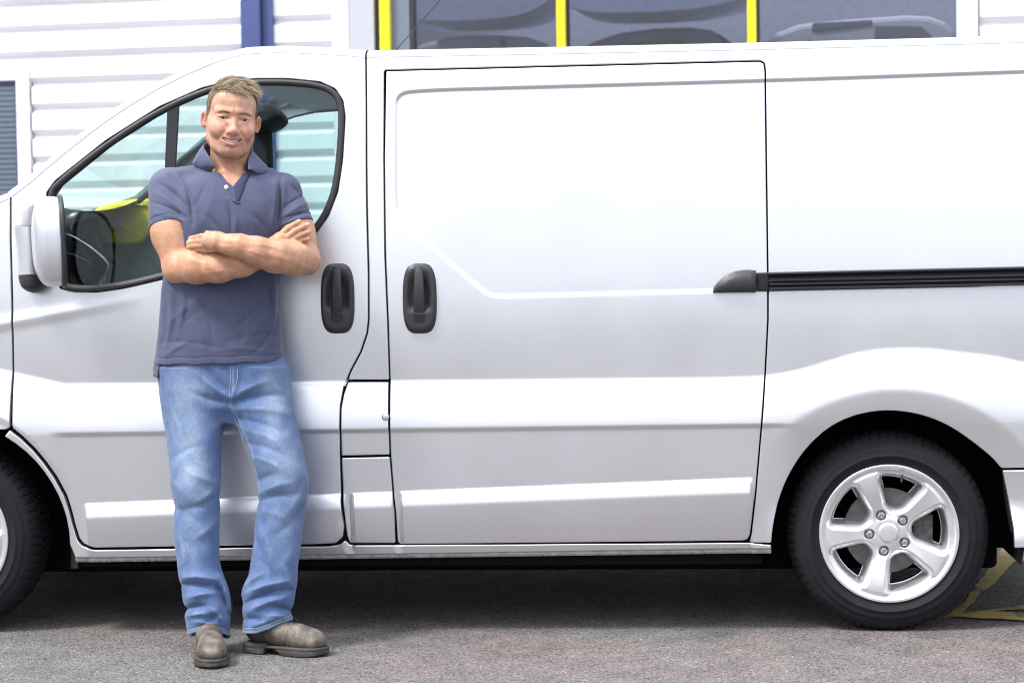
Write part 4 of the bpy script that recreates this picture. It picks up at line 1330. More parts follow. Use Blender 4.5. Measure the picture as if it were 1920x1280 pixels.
# ---- head -----------------------------------------------------------------------
HC = A(434.0, 224, -0.06)
def rotm(ax, deg): return np.array(Matrix.Rotation(math.radians(deg), 3, ax))
HR = rotm('Y', 6.5) @ rotm('Z', 12.5) @ rotm('X', 1.5)
HS = 1.045
def to_head(p): return ((p - HC) @ HR.astype(f32) / f32(HS)).astype(f32)
def from_head(q): return np.asarray(q) * HS @ HR.T + HC
EX = 0.0340                                   # eye to mid-line
_mx = np.linspace(-1, 1, 11) * 0.0318
_mt = np.abs(_mx) / 0.0318
MOUTH = [(x, -0.0952 + 0.0180 * t ** 2, -0.0684 + 0.0118 * t ** 2) for x, t in zip(_mx, _mt)]
UPLIP = [(x, y - 0.0006, z + 0.0060 - 0.0046 * t ** 2) for (x, y, z), t in zip(MOUTH, _mt)]
LOLIP = [(x * 0.95, y - 0.0006, z - 0.0098 + 0.0084 * t ** 2.2) for (x, y, z), t in zip(MOUTH, _mt)]
def lipr(a, b): return list(b + (a - b) * np.sqrt(np.clip(1 - _mt ** 2, 0, 1)))
def gau(d, s): return np.exp(-(np.maximum(d, 0) / s) ** 2)
def head_sdf(p):
    q = to_head(p)
    m = q.copy(); m[:, 0] = np.abs(m[:, 0])
    d = ell(q, (0, 0.012, 0.040), (0.0770, 0.096, 0.085))
    d = smin(d, ell(q, (0, -0.020, -0.030), (0.0705, 0.0715, 0.078)), 0.020)
    d = smin(d, chain(m, [(0.0505, 0.004, -0.063), (0.0365, -0.044, -0.0850), (0.0205, -0.066, -0.0970)], [0.0195, 0.0190, 0.0185], 0.02), 0.020)
    d = smin(d, rc(m, (0.0525, -0.006, -0.012), (0.0505, 0.000, -0.060), 0.0195, 0.0190), 0.020)
    d = smin(d, ell(q, (0, -0.0735, -0.0990), (0.0270, 0.0180, 0.0165)), 0.018)
    d = smin(d, ell(q, (0, -0.043, 0.052), (0.063, 0.0495, 0.047)), 0.020)
    # brow ridge and the drop to the nose root
    d = smin(d, rc(m, (0.0060, -0.0895, 0.0215), (0.0480, -0.0670, 0.0205), 0.0090, 0.0080), 0.018)
    # cheek pads lifted by the smile
    d = smin(d, ell(m, (0.0420, -0.0590, -0.0270), (0.0245, 0.0250, 0.0215)), 0.026)
    d = smin(d, ell(q, (0, -0.070, -0.066), (0.038, 0.0270, 0.028)), 0.018)
    # eye sockets, lids
    d = smax(d, -ell(m, (EX, -0.1035, 0.0040), (0.0200, 0.0190, 0.0090)), 0.014)
    d = smin(d, ell(m, (EX - 0.0005, -0.0742, 0.0000), (0.0165, 0.0138, 0.0110)), 0.006)
    d = smin(d, rc(m, (EX - 0.014, -0.0842, -0.0120), (EX + 0.012, -0.0730, -0.0100), 0.0046, 0.0046), 0.010)
    d = smin(d, rc(m, (EX - 0.013, -0.0858, 0.0098), (EX + 0.013, -0.0745, 0.0074), 0.0030, 0.0032), 0.008)
    d = smax(d, -ell(m, (EX, -0.0895, 0.0004), (0.0160, 0.0115, 0.0043)), 0.002)
    for dz in (-0.006, 0.000, 0.006):            # laugh lines
        d = d + 0.0007 * gau(rc(m, (EX + 0.018, -0.066, 0.000 + dz), (EX + 0.030, -0.048, dz * 2.0), 0, 0), 0.0018)
    # nose
    d = smin(d, rc(q, (0, -0.0850, 0.0070), (0, -0.1040, -0.0320), 0.0076, 0.0102), 0.013)
    d = smin(d, ell(q, (0, -0.1075, -0.0370), (0.0128, 0.0122, 0.0108)), 0.009)
    d = smin(d, ell(m, (0.0150, -0.0945, -0.0405), (0.0080, 0.0110, 0.0082)), 0.007)
    d = smin(d, rc(q, (0, -0.104, -0.044), (0, -0.093, -0.049), 0.0040, 0.0040), 0.004)
    d = smax(d, -ell(m, (0.0072, -0.1020, -0.0492), (0.0044, 0.0066, 0.0034)), 0.003)
    # smile folds from the nostrils round the mouth
    fold = chain(m, [(0.0215, -0.096, -0.0380), (0.0330, -0.086, -0.0500), (0.0415, -0.076, -0.0640), (0.0425, -0.068, -0.0800)], [0] * 4)
    d = d + 0.0042 * gau(fold, 0.0050) * smoothstep(-0.083, -0.058, q[:, 2])
    d = smin(d, ell(m, (0.0415, -0.0690, -0.0385), (0.0150, 0.0160, 0.0140)), 0.022)
    d = d + 0.0018 * gau(rc(q, (-0.014, -0.090, -0.0865), (0.014, -0.090, -0.0865), 0, 0), 0.006)
    d = d + 0.0007 * gau(rc(q, (0, -0.10, -0.047), (0, -0.10, -0.058), 0, 0), 0.0030)
    fz = (q[:, 2] > 0.034) & (q[:, 2] < 0.068) & (q[:, 1] < -0.055)
    d = d + fz * 0.00012 * np.sin(q[:, 2] * 6.2832 / 0.012 + 1.0 + 14 * q[:, 0])
    # open smile: lips, then the gap
    d = smin(d, chain(q, UPLIP, lipr(0.0033, 0.0018), 0.002), 0.004)
    d = smin(d, chain(q, LOLIP, lipr(0.0052, 0.0018), 0.002), 0.005)
    gap = chain(q, [(x, y - 0.004, z - 0.0010) for x, y, z in MOUTH], lipr(0.0056, 0.0008), 0.001)
    gap2 = chain(q, [(x * 0.94, y + 0.005, z - 0.0010) for x, y, z in MOUTH], lipr(0.0060, 0.0008), 0.001)
    d = smax(d, -gap, 0.0025); d = smax(d, -gap2, 0.0025)
    # ears
    e = m.copy(); e[:, 0] -= 0.0840; e[:, 1] -= 0.010; e[:, 2] += 0.006
    c, s = math.cos(0.62), math.sin(0.62)
    e = np.stack([e[:, 0] * c - e[:, 1] * s, e[:, 0] * s + e[:, 1] * c, e[:, 2]], 1).astype(f32)
    ear = ell(e, (0, 0.002, 0), (0.0062, 0.0140, 0.0250))
    ear = smax(ear, -ell(e, (0.0062, 0.001, 0.002), (0.0062, 0.0085, 0.0150)), 0.003)
    ear = smin(ear, ell(e, (0.0, -0.004, -0.0205), (0.0055, 0.0085, 0.0080)), 0.005)
    ear = smin(ear, rc(e, (0.003, 0.006, -0.010), (0.003, 0.008, 0.014), 0.0028, 0.0028), 0.004)
    d = smin(d, ear, 0.006)
    return d * f32(HS)
NB = A(432, 322, -0.020)
LOWN = np.array([0, 0.005, -0.022], f32)
NT = from_head((0, 0.022, -0.055)).astype(f32)
SR, SL = A(317, 353, -0.040), A(531, 358, -0.040)
ER, EL = A(334, 501, -0.135), A(572, 485, -0.115)
def neck_sdf(p):
    d = rc(p, NT, NB, 0.0600, 0.0680)
    for s in (-1, 1):     # tendons to the notch of the collar bones
        a = from_head((s * 0.052, 0.020, -0.055)); b = A(436 + s * 9, 338, -0.105)
        d = smin(d, rc(p, a, b, 0.016, 0.010), 0.022)
    d = smin(d, ell(p, A(434, 312, -0.083), (0.012, 0.012, 0.015)), 0.014)
    return d
# torso: stacked sections (photo row, centre, half width px, centre depth, half depth)
TORSO = [(326, 431, 66, -0.030, 0.085), (338, 431, 100, -0.036, 0.100), (352, 430, 112, -0.040, 0.110), (375, 430, 114, -0.047, 0.121), (420, 428, 112, -0.052, 0.130), (470, 421, 108, -0.052, 0.126),
         (530, 415, 110, -0.050, 0.121), (590, 412, 112, -0.050, 0.121), (640, 412, 117, -0.055, 0.125), (675, 413, 121, -0.057, 0.127), (720, 415, 122, -0.057, 0.127)]
_tab = {}
def stack(rows, p, grow=0.0, e=2.35):
    key = id(rows)
    if key not in _tab:
        T = []
        for y, c, w, Y, dd in rows:
            q = A(c, y, Y); q2 = A(c + w, y, Y)
            T.append((q[2], q[0], q2[0] - q[0], Y, dd))
        T = np.array(T)[::-1]
        zz = np.linspace(T[0, 0], T[-1, 0], 160)
        D = np.stack([np.interp(zz, T[:, 0], T[:, k]) for k in range(1, 5)], 1)
        ker = np.exp(-np.linspace(-2, 2, 13) ** 2); ker /= ker.sum()
        Dp = np.vstack([np.repeat(D[:1], 6, 0), D, np.repeat(D[-1:], 6, 0)])
        D = np.stack([np.convolve(Dp[:, k], ker, 'valid') for k in range(4)], 1)
        _tab[key] = (zz, D)
    zz, D = _tab[key]
    X, W, Yc, Dd = [np.interp(p[:, 2], zz, D[:, k]).astype(f32) for k in range(4)]
    W = W + f32(grow); Dd = Dd + f32(grow)
    a, b = np.abs(p[:, 0] - X) / W, np.abs(p[:, 1] - Yc) / Dd
    n = (a ** e + b ** e) ** (1 / e)
    d = (n - 1) * np.minimum(W, Dd)
    over = np.maximum(p[:, 2] - zz[-1], zz[0] - p[:, 2])
    return np.maximum(d, over).astype(f32)
PELV = [(650, 415, 112, -0.055, 0.118), (690, 418, 121, -0.055, 0.122), (730, 423, 121, -0.055, 0.124), (760, 427, 119, -0.055, 0.116), (790, 428, 112, -0.055, 0.09)]
LEG1 = [(690, 360, 60, -0.055, 0.105), (730, 362, 60, -0.062, 0.110), (780, 366, 58, -0.080, 0.106), (850, 366, 50, -0.125, 0.093), (905, 367, 46, -0.160, 0.083), (950, 369, 42.5, -0.170, 0.078), (1000, 368, 43, -0.180, 0.077),
        (1060, 372, 39.5, -0.200, 0.074), (1100, 383, 42, -0.215, 0.078), (1140, 389, 43.5, -0.230, 0.084), (1200, 391, 41, -0.235, 0.086)]
LEG2 = [(690, 480, 60, -0.055, 0.105), (730, 484, 61, -0.062, 0.110), (760, 490, 59, -0.075, 0.107), (800, 502, 55.5, -0.100, 0.100), (850, 519, 51, -0.135, 0.092), (890, 529, 48.5, -0.155, 0.084), (930, 531, 45, -0.160, 0.078),
        (980, 524, 44.5, -0.172, 0.076), (1030, 518, 44, -0.185, 0.076), (1080, 512, 44.5, -0.202, 0.079), (1110, 504, 51, -0.212, 0.083), (1150, 500, 46, -0.222, 0.082), (1205, 501, 47, -0.228, 0.084)]
# arms: his right forearm lies under, the left one in front of it
R_FORE = [(334, 501, -0.135, .0500), (368, 500, -0.190, .0525), (410, 500, -0.220, .0490), (455, 493, -0.222, .0420), (492, 480, -0.205, .0335), (512, 464, -0.190, .0300)]
L_FORE = [(572, 485, -0.115, .0480), (548, 483, -0.180, .0540), (515, 480, -0.240, .0510), (480, 470, -0.275, .0430), (448, 461, -0.288, .0345), (432, 459, -0.287, .0300)]
def lim(p, L, k):
    return chain(p, [A(x, y, Y) for x, y, Y, r in L], [r for *_, r in L], k)
R_HAND = dict(palm=[(512, 464, -0.188, .026), (526, 450, -0.178, .027)],
              fingers=[[(518, 447, -0.184, .0105), (540, 428, -0.176, .0098), (561, 415, -0.150, .0080)],
                       [(530, 449, -0.184, .0105), (554, 433, -0.174, .0098), (577, 421, -0.146, .0082)],
                       [(538, 455, -0.180, .0100), (560, 442, -0.172, .0094), (579, 434, -0.148, .0080)],
                       [(540, 462, -0.174, .0088), (562, 452, -0.168, .0084), (578, 447, -0.150, .0072)]],
              thumb=[(514, 462, -0.170, .012), (522, 444, -0.150, .011)])
L_HAND = dict(palm=[(430, 458, -0.284, .0270), (408, 453, -0.272, .0300), (392, 452, -0.258, .0270)],
              fingers=[[(402, 443, -0.272, .0100), (378, 443, -0.247, .0092), (358, 447, -0.195, .0080)],
                       [(400, 451, -0.276, .0108), (375, 452, -0.247, .0098), (355, 455, -0.195, .0082)],
                       [(398, 459, -0.274, .0104), (374, 460, -0.244, .0096), (355, 463, -0.195, .0080)],
                       [(400, 468, -0.266, .0092), (378, 468, -0.240, .0084), (360, 470, -0.195, .0074)]],
              thumb=[(424, 448, -0.270, .0125), (404, 440, -0.252, .0110), (388, 438, -0.235, .0095)])
def hand_sdf(p, H):
    d = lim(p, H['palm'], 0.012)
    for F in H['fingers']: d = smin(d, lim(p, F, 0.004), 0.0030)
    d = smin(d, lim(p, H['thumb'], 0.004), 0.008)
    return d
def arms_sdf(p):
    r = rc(p, SR, A(323, 440, -0.095), 0.0560, 0.0660)
    r = smin(r, rc(p, A(323, 430, -0.095), ER, 0.0640, 0.0500), 0.03)
    fr = lim(p, R_FORE, 0.02)
    r = smin(r, fr, 0.014)
    r = smin(r, sph(p, A(333, 510, -0.118), 0.034), 0.02)
    r = smin(r, hand_sdf(p, R_HAND), 0.016)
    l = rc(p, SL, A(557, 440, -0.080), 0.0480, 0.0530)
    l = smin(l, rc(p, A(557, 430, -0.080), EL, 0.0530, 0.0460), 0.03)
    l = smin(l, lim(p, L_FORE, 0.02), 0.016)
    l = smin(l, sph(p, A(578, 494, -0.095), 0.032), 0.02)
    hl = smin(lim(p, L_FORE[-2:], 0.01), hand_sdf(p, L_HAND), 0.016)
    l = smin(l, hl, 0.012)
    px, py = proj(p)
    mus = folds(px.astype(f32), py.astype(f32), [
        (352, 482, 420, 512, 9, 0.0035), (372, 492, 470, 516, 7, -0.0028), (360, 470, 385, 490, 6, -0.0035), (480, 462, 560, 492, 8, -0.0026), (500, 476, 570, 500, 7, 0.0026),
        (440, 470, 500, 500, 6, 0.002), (452, 468, 508, 486, 2.4, 0.0013), (470, 458, 530, 470, 2.4, 0.0012), (384, 514, 452, 509, 2.4, 0.0013), (360, 492, 420, 500, 2.4, 0.0010), (440, 452, 404, 447, 2.2, 0.0011), (436, 462, 402, 459, 2.2, 0.0011), (402, 442, 398, 470, 2.6, 0.0014), (345, 440, 352, 480, 8, 0.0025), (556, 455, 578, 462, 5, -0.003)])
    front = (p[:, 1] < -0.10)
    return np.minimum(r - mus * front, l - mus * front)
def body_sdf(p):
    d = stack(TORSO, p, -0.014)
    d = smin(d, rc(p, NB + LOWN, SR, 0.034, 0.050), 0.03); d = smin(d, rc(p, NB + LOWN, SL, 0.034, 0.050), 0.03)
    d = smin(d, neck_sdf(p), 0.022)
    d = smin(d, stack(PELV, p, -0.024), 0.02)
    d = np.minimum(d, np.minimum(stack(LEG1, p, -0.020, 2.0), stack(LEG2, p, -0.020, 2.0)))
    d = smin(d, arms_sdf(p), 0.004)
    return d
ZCUT = float(A(432, 352, -0.1)[2])
def skin_head(p):
    d = head_sdf(p)
    n = smin(neck_sdf(p), smin(stack(TORSO, p, -0.012), smin(rc(p, NB + LOWN, SR, 0.034, 0.050), rc(p, NB + LOWN, SL, 0.034, 0.050), 0.03), 0.02), 0.022)
    d = smin(d, n, 0.012)
    return np.maximum(d, ZCUT - 0.02 - p[:, 2])
def skin_body(p):
    return np.maximum(body_sdf(p), p[:, 2] - ZCUT)

def skin_mat():
    m, n, l, p = mat_new("skin")
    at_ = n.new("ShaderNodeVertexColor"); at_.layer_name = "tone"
    tc = n.new("ShaderNodeTexCoord")
    no = n.new("ShaderNodeTexNoise"); no.inputs["Scale"].default_value = 38; no.inputs["Detail"].default_value = 6
    l.new(tc.outputs["Object"], no.inputs["Vector"])
    cr = n.new("ShaderNodeValToRGB")
    cr.color_ramp.elements[0].position, cr.color_ramp.elements[0].color = 0.35, (0.88, 0.80, 0.76, 1)
    cr.color_ramp.elements[1].position, cr.color_ramp.elements[1].color = 0.65, (1.09, 1.09, 1.08, 1)
    l.new(no.outputs["Fac"], cr.inputs[0])
    mx = n.new("ShaderNodeMixRGB"); mx.blend_type = 'MULTIPLY'; mx.inputs[0].default_value = 1
    l.new(at_.outputs["Color"], mx.inputs[1]); l.new(cr.outputs[0], mx.inputs[2]); l.new(mx.outputs[0], p.inputs["Base Color"])
    p.inputs["Roughness"].default_value = 0.50; p.inputs["Specular IOR Level"].default_value = 0.38
    p.inputs["Subsurface Weight"].default_value = 0.12
    p.inputs["Subsurface Radius"].default_value = (0.010, 0.004, 0.002)
    p.inputs["Subsurface Scale"].default_value = 0.6
    po = n.new("ShaderNodeTexVoronoi"); po.inputs["Scale"].default_value = 420
    l.new(tc.outputs["Object"], po.inputs["Vector"])
    b = n.new("ShaderNodeBump"); b.inputs["Strength"].default_value = 0.12; b.inputs["Distance"].default_value = 0.002
    l.new(po.outputs["Distance"], b.inputs["Height"]); l.new(b.outputs[0], p.inputs["Normal"])
    return m
M_SKIN = skin_mat()
hm, Vh = net_obj("person", skin_head, A(300, 350, -0.2) * np.array([1, 0, 0]) + np.array([0, -0.22, ZCUT - 0.04]), A(560, 130, 0.12) * np.array([1, 0, 0]) + np.array([0, 0.16, 1.87]), 0.0016, M_SKIN)
bm_, Vb = net_obj("person_lower", skin_body, (-1.22, -0.34, 0.12), (-0.60, 0.12, ZCUT + 0.03), 0.003, M_SKIN)
# one mesh for the whole body
n1 = len(hm.data.vertices)
me = bpy.data.meshes.new("person")
def mesh_np(m):
    v = np.empty(len(m.vertices) * 3, f32); m.vertices.foreach_get("co", v)
    k = np.empty(len(m.loops), np.int32); m.loops.foreach_get("vertex_index", k)
    return v.reshape(-1, 3), k.reshape(-1, 4)
v1, f1 = mesh_np(hm.data); v2, f2 = mesh_np(bm_.data)
VV, FF = np.vstack([v1, v2]), np.vstack([f1, f2 + n1])
me.vertices.add(len(VV)); me.vertices.foreach_set("co", VV.ravel())
me.loops.add(len(FF) * 4); me.loops.foreach_set("vertex_index", FF.ravel().astype(np.int32))
me.polygons.add(len(FF)); me.polygons.foreach_set("loop_start", np.arange(0, len(FF) * 4, 4, dtype=np.int32))
me.polygons.foreach_set("use_smooth", np.ones(len(FF), bool)); me.update(calc_edges=True)
me.materials.append(M_SKIN)
for o in (hm, bm_): bpy.data.objects.remove(o, do_unlink=True)
man = link(bpy.data.objects.new("person", me))
tag(man, "smiling man in navy polo shirt and faded jeans leaning on the van, arms folded", "person")
# skin tone per vertex: lips, stubble with jaw shade, flush, brows, parting scalp
def skin_tone(P):
    q = to_head(P.astype(f32)); m = q.copy(); m[:, 0] = np.abs(m[:, 0])
    c = np.tile(np.array([0.505, 0.285, 0.185], f32), (len(P), 1))
    inh = q[:, 2] > -0.16
    face = (q[:, 1] < -0.02) & (q[:, 2] > -0.13) & inh
    def blend(w, col):
        nonlocal c
        c = c * (1 - w[:, None]) + np.array(col, f32) * w[:, None]
    g = lambda d, s: np.exp(-np.maximum(d, 0) ** 2 / s ** 2).astype(f32)
    blend(face * 0.55 * np.ones(len(P), f32), (0.600, 0.370, 0.275))
    blend(inh * 0.35 * g(ell(m, (0.045, -0.065, -0.030), (0.018, 0.03, 0.014)), 0.014), (0.60, 0.26, 0.20))
    blend(inh * 0.45 * g(ell(q, (0, -0.108, -0.038), (0.012, 0.012, 0.010)), 0.008), (0.58, 0.25, 0.20))
    blend(inh * 0.55 * g(ell(m, (0.084, 0.014, -0.004), (0.008, 0.016, 0.028)), 0.008), (0.60, 0.24, 0.18))
    blend(inh * 0.55 * g(ell(m, (0.088, 0.004, -0.005), (0.004, 0.008, 0.013)), 0.004), (0.36, 0.13, 0.09))  # shade in the ear hollow put into the tone
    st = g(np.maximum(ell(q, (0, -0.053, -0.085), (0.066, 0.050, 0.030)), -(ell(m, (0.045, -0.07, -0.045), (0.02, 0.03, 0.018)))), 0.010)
    blend(inh * 0.48 * st, (0.31, 0.19, 0.135))  # stubble, made heavier to stand in for shading along the jaw
    blend(inh * 0.70 * g(chain(q, UPLIP, lipr(0.0029, 0.0010)), 0.0018), (0.44, 0.18, 0.15))
    blend(inh * 0.78 * g(chain(q, LOLIP, lipr(0.0048, 0.0010)), 0.0020), (0.52, 0.22, 0.19))
    inner = (chain(q, [(x, y + 0.006, z - 0.001) for x, y, z in MOUTH], lipr(0.0066, 0.001)) < 0.0006) & (q[:, 1] > -0.0905 + 0.34 * np.abs(q[:, 0])) & inh
    blend(inner * 0.9 * np.ones(len(P), f32), (0.10, 0.03, 0.025))
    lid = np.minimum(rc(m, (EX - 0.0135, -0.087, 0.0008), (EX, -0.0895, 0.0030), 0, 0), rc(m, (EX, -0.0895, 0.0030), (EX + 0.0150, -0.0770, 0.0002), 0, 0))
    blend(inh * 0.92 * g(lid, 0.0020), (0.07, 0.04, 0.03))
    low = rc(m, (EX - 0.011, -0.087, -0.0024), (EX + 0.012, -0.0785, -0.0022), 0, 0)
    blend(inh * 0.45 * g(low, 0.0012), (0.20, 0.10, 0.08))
    blend(inh * 0.18 * g(ell(m, (EX - 0.0095, -0.086, 0.0065), (0.008, 0.006, 0.005)), 0.006), (0.40, 0.17, 0.12))  # shading of the deep inner eye corners put into the tone
    br = np.minimum(rc(m, (0.0150, -0.095, 0.0178), (0.0345, -0.088, 0.0210), .0020, .0024), rc(m, (0.0345, -0.088, 0.0210), (0.0500, -0.072, 0.0162), .0022, .0010))
    blend(inh * 0.35 * g(br, 0.0024), (0.24, 0.155, 0.10))
    for H in (R_HAND, L_HAND):
        for F in H['fingers']:
            x, y, Y, r = F[-1]
            blend(0.5 * g(sph(P.astype(f32), A(x, y, Y - 0.006), 0.003), 0.006), (0.72, 0.47, 0.38))
            x, y, Y, r = F[1]
            blend(0.25 * g(sph(P.astype(f32), A(x, y, Y - 0.008), 0.003), 0.006), (0.46, 0.20, 0.13))
    blend(inh * hair_mask(q) * 0.85, (0.19, 0.145, 0.105))
    return c
HL_AZ = np.radians([0, 20, 34, 44, 52, 60, 70, 80, 92, 105, 125, 150, 180])
HL_Z = np.array([0.0790, 0.0800, 0.0830, 0.074, 0.054, 0.030, 0.006, -0.010, 0.022, 0.012, -0.035, -0.058, -0.062])
def hair_mask(q):
    az = np.arctan2(np.abs(q[:, 0]), -(q[:, 1] - 0.012))
    zh = np.interp(az, HL_AZ, HL_Z)
    return (np.abs(q[:, 0]) < 0.0785) * smoothstep(-0.003, 0.003, q[:, 2] - zh - 0.002 * np.sin(q[:, 0] * 500) - 0.0015 * np.sin(q[:, 0] * 1130)).astype(f32)
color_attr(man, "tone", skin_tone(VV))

# eyes, teeth ----------------------------------------------------------------------
M_EYE = simple("eye_white", (0.62, 0.58, 0.55), 0.15)
M_IRIS = simple("iris", (0.022, 0.022, 0.024), 0.1)
for s in (-1, 1):
    c = (s * EX, -0.0738, 0.0004)
    rows = []
    for t in np.linspace(0.0, math.pi * 0.5, 12):
        rows.append([from_head((c[0] + 0.0108 * math.sin(t) * math.cos(a), c[1] - 0.0108 * math.cos(t), c[2] + 0.0108 * math.sin(t) * math.sin(a))) for a in np.linspace(0, 2 * math.pi, 24, endpoint=False)])
    e = grid_obj("eye", np.array(rows).transpose(1, 0, 2), M_EYE, man, closed_u=True)
    rows = []
    for t in np.linspace(0.0, 0.50, 5):
        rows.append([from_head((c[0] + 0.0111 * math.sin(t) * math.cos(a), c[1] - 0.0111 * math.cos(t), c[2] + 0.0111 * math.sin(t) * math.sin(a))) for a in np.linspace(0, 2 * math.pi, 20, endpoint=False)])
    grid_obj("iris", np.array(rows).transpose(1, 0, 2), M_IRIS, e, closed_u=True)
M_TOOTH = simple("teeth", (0.80, 0.77, 0.71), 0.22, noise=0.03)
tv = []
xs = np.linspace(-0.0255, 0.0255, 61)
for x in xs:
    zc = float(np.interp(x, [a for a, _, _ in MOUTH], [b for _, _, b in MOUTH])); yc = -0.0890 + 0.0095 * (abs(x) / 0.0255) ** 2
    k = abs(((x / 0.0068) + 0.5) % 1 - 0.5)                   # one tooth every 6.8 mm
    gap = 0.0016 * (1 - smoothstep(0.0, 0.10, np.array(0.5 - k)))
    h = 0.0100 - 0.0050 * (abs(x) / 0.0255) ** 2 - 0.0010 * float(gap > 0.0008)
    tv.append([from_head((x, yc + gap + dy, zc + dz)) for dy, dz in ((0.003, 0.006), (0, 0.0056), (-0.0006, 0.002), (-0.0005, 0.0040 - h), (0.0015, 0.0032 - h))])
grid_obj("teeth", np.array(tv), M_TOOTH, man, flip=True)

# hair -----------------------------------------------------------------------------
def hair_mat():
    m, n, l, p = mat_new("hair")
    vc = n.new("ShaderNodeVertexColor"); vc.layer_name = "tone"
    l.new(vc.outputs["Color"], p.inputs["Base Color"])
    p.inputs["Roughness"].default_value = 0.42
    return m
M_HAIR = hair_mat()
def strands(name, roots, nors, flow, length, width, colf, parent, seg=3, seed=1):
    r = np.random.default_rng(seed)
    n = len(roots)
    V, C = [], []
    side = np.cross(nors, flow); side /= np.linalg.norm(side, axis=1, keepdims=True) + 1e-9
    ang = r.uniform(0, math.pi, n)
    side = side * np.cos(ang)[:, None] + nors * np.sin(ang)[:, None] * 0.5
    col = colf(roots, r)
    for k in range(seg + 1):
        s = k / seg
        dirn = nors * (0.75 * s - 0.42 * s * s)[..., None] if False else nors * (0.70 * s - 0.45 * s * s)
        c = roots + dirn * length[:, None] + flow * (length * (0.25 * s + 0.75 * s * s))[:, None]
        w = width * (1 - s ** 1.5 * 0.85)
        V += [c - side * w[:, None], c + side * w[:, None]]
        sh = 0.72 + 0.42 * s
        C += [col * sh, col * sh]
    V = np.stack(V, 1).reshape(-1, 3); C = np.stack(C, 1).reshape(-1, 3)
    st = (seg + 1) * 2
    F = [(i * st + 2 * k, i * st + 2 * k + 1, i * st + 2 * k + 3, i * st + 2 * k + 2) for i in range(n) for k in range(seg)]
    me = bpy.data.meshes.new(name)
    F = np.array(F, np.int32)
    me.vertices.add(len(V)); me.vertices.foreach_set("co", V.astype(f32).ravel())
    me.loops.add(len(F) * 4); me.loops.foreach_set("vertex_index", F.ravel())
    me.polygons.add(len(F)); me.polygons.foreach_set("loop_start", np.arange(0, len(F) * 4, 4, dtype=np.int32))
    me.update(calc_edges=True); me.materials.append(M_HAIR)
    o = link(bpy.data.objects.new(name, me), parent)
    color_attr(o, "tone", C)
    return o
q_all = to_head(v1)
hmk = hair_mask(q_all) * (q_all[:, 2] > -0.07)
ear_zone = (np.abs(q_all[:, 0]) > 0.077) & (q_all[:, 2] < 0.028)
cand = np.nonzero((hmk > 0.5) & ~ear_zone)[0]
pick = RNG.choice(cand, 16000, replace=True)
rl = q_all[pick] + RNG.normal(0, 0.0006, (len(pick), 3)).astype(f32)
def grad(f, P, e=0.002):
    g = np.stack([f((P + np.eye(3)[i] * e).astype(f32)) - f((P - np.eye(3)[i] * e).astype(f32)) for i in range(3)], 1)
    return g / (np.linalg.norm(g, axis=1, keepdims=True) + 1e-9)
nl = grad(head_sdf, v1[pick]) @ HR
top = smoothstep(0.055, 0.095, rl[:, 2])
clump = vnoise(rl.astype(f32), 190, 5)[:, None]; clump2 = vnoise(rl.astype(f32), 150, 9)[:, None]
fl_top = np.array([0.50, -0.35, 0.10]) + clump * np.array([0.55, 0.15, 0.25]) + clump2 * np.array([0.1, 0.4, 0.25])
fl_side = np.array([0.0, 0.35, -0.75]) + clump * np.array([0.0, 0.25, 0.15])
fl = fl_top * top[:, None] + fl_side * (1 - top[:, None]) + RNG.normal(0, 0.14, (len(pick), 3))
fl -= nl * np.sum(fl * nl, 1, keepdims=True) * 0.75
fl /= np.linalg.norm(fl, axis=1, keepdims=True) + 1e-9
ln = (0.009 + 0.019 * top) * RNG.uniform(0.7, 1.25, len(pick)) * (1 + 0.35 * clump[:, 0] * top)
def hair_col(P, r):
    base = np.array([0.245, 0.168, 0.098]); grey = np.array([0.56, 0.44, 0.28]); dark = np.array([0.10, 0.072, 0.05])
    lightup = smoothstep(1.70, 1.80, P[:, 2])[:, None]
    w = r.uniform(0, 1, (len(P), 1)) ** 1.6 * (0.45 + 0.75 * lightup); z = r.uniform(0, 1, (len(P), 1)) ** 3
    cl = np.clip(0.78 + 0.42 * vnoise(to_head(P.astype(f32)), 190, 5), 0.45, 1.25)[:, None]
    return ((base * (1 - w) + grey * w) * (1 - z * 0.7) + dark * z * 0.7) * cl
strands("hair", from_head(rl), nl @ HR.T, fl @ HR.T, ln, RNG.uniform(0.0004, 0.0009, len(pick)), hair_col, man)
# fine hair on the forearms
sel = np.nonzero((VV[:, 2] < 1.36) & (VV[:, 2] > 1.12) & (VV[:, 1] < -0.10) & (VV[:, 0] > -1.2))[0]
def arm_only(P): return arms_sdf(P.astype(f32))
cnd = VV[RNG.choice(sel, 9000)]
fore = np.minimum(lim(cnd, R_FORE, 0.02), lim(cnd, L_FORE, 0.02))
cnd = cnd[np.abs(fore) < 0.008][:2600]
na = grad(arm_only, cnd)
fa = np.where((proj(cnd)[0] < 440)[:, None], np.array([0.8, -0.1, -0.5]), np.array([-0.8, -0.1, -0.5])) + RNG.normal(0, 0.3, cnd.shape)
fa /= np.linalg.norm(fa, axis=1, keepdims=True)
strands("arm_hair", cnd, na * 0.35, fa, RNG.uniform(0.006, 0.012, len(cnd)), np.full(len(cnd), 0.00016), lambda P, r: np.array([0.17, 0.11, 0.06]) * r.uniform(0.6, 1.5, (len(P), 1)), man, seed=8)
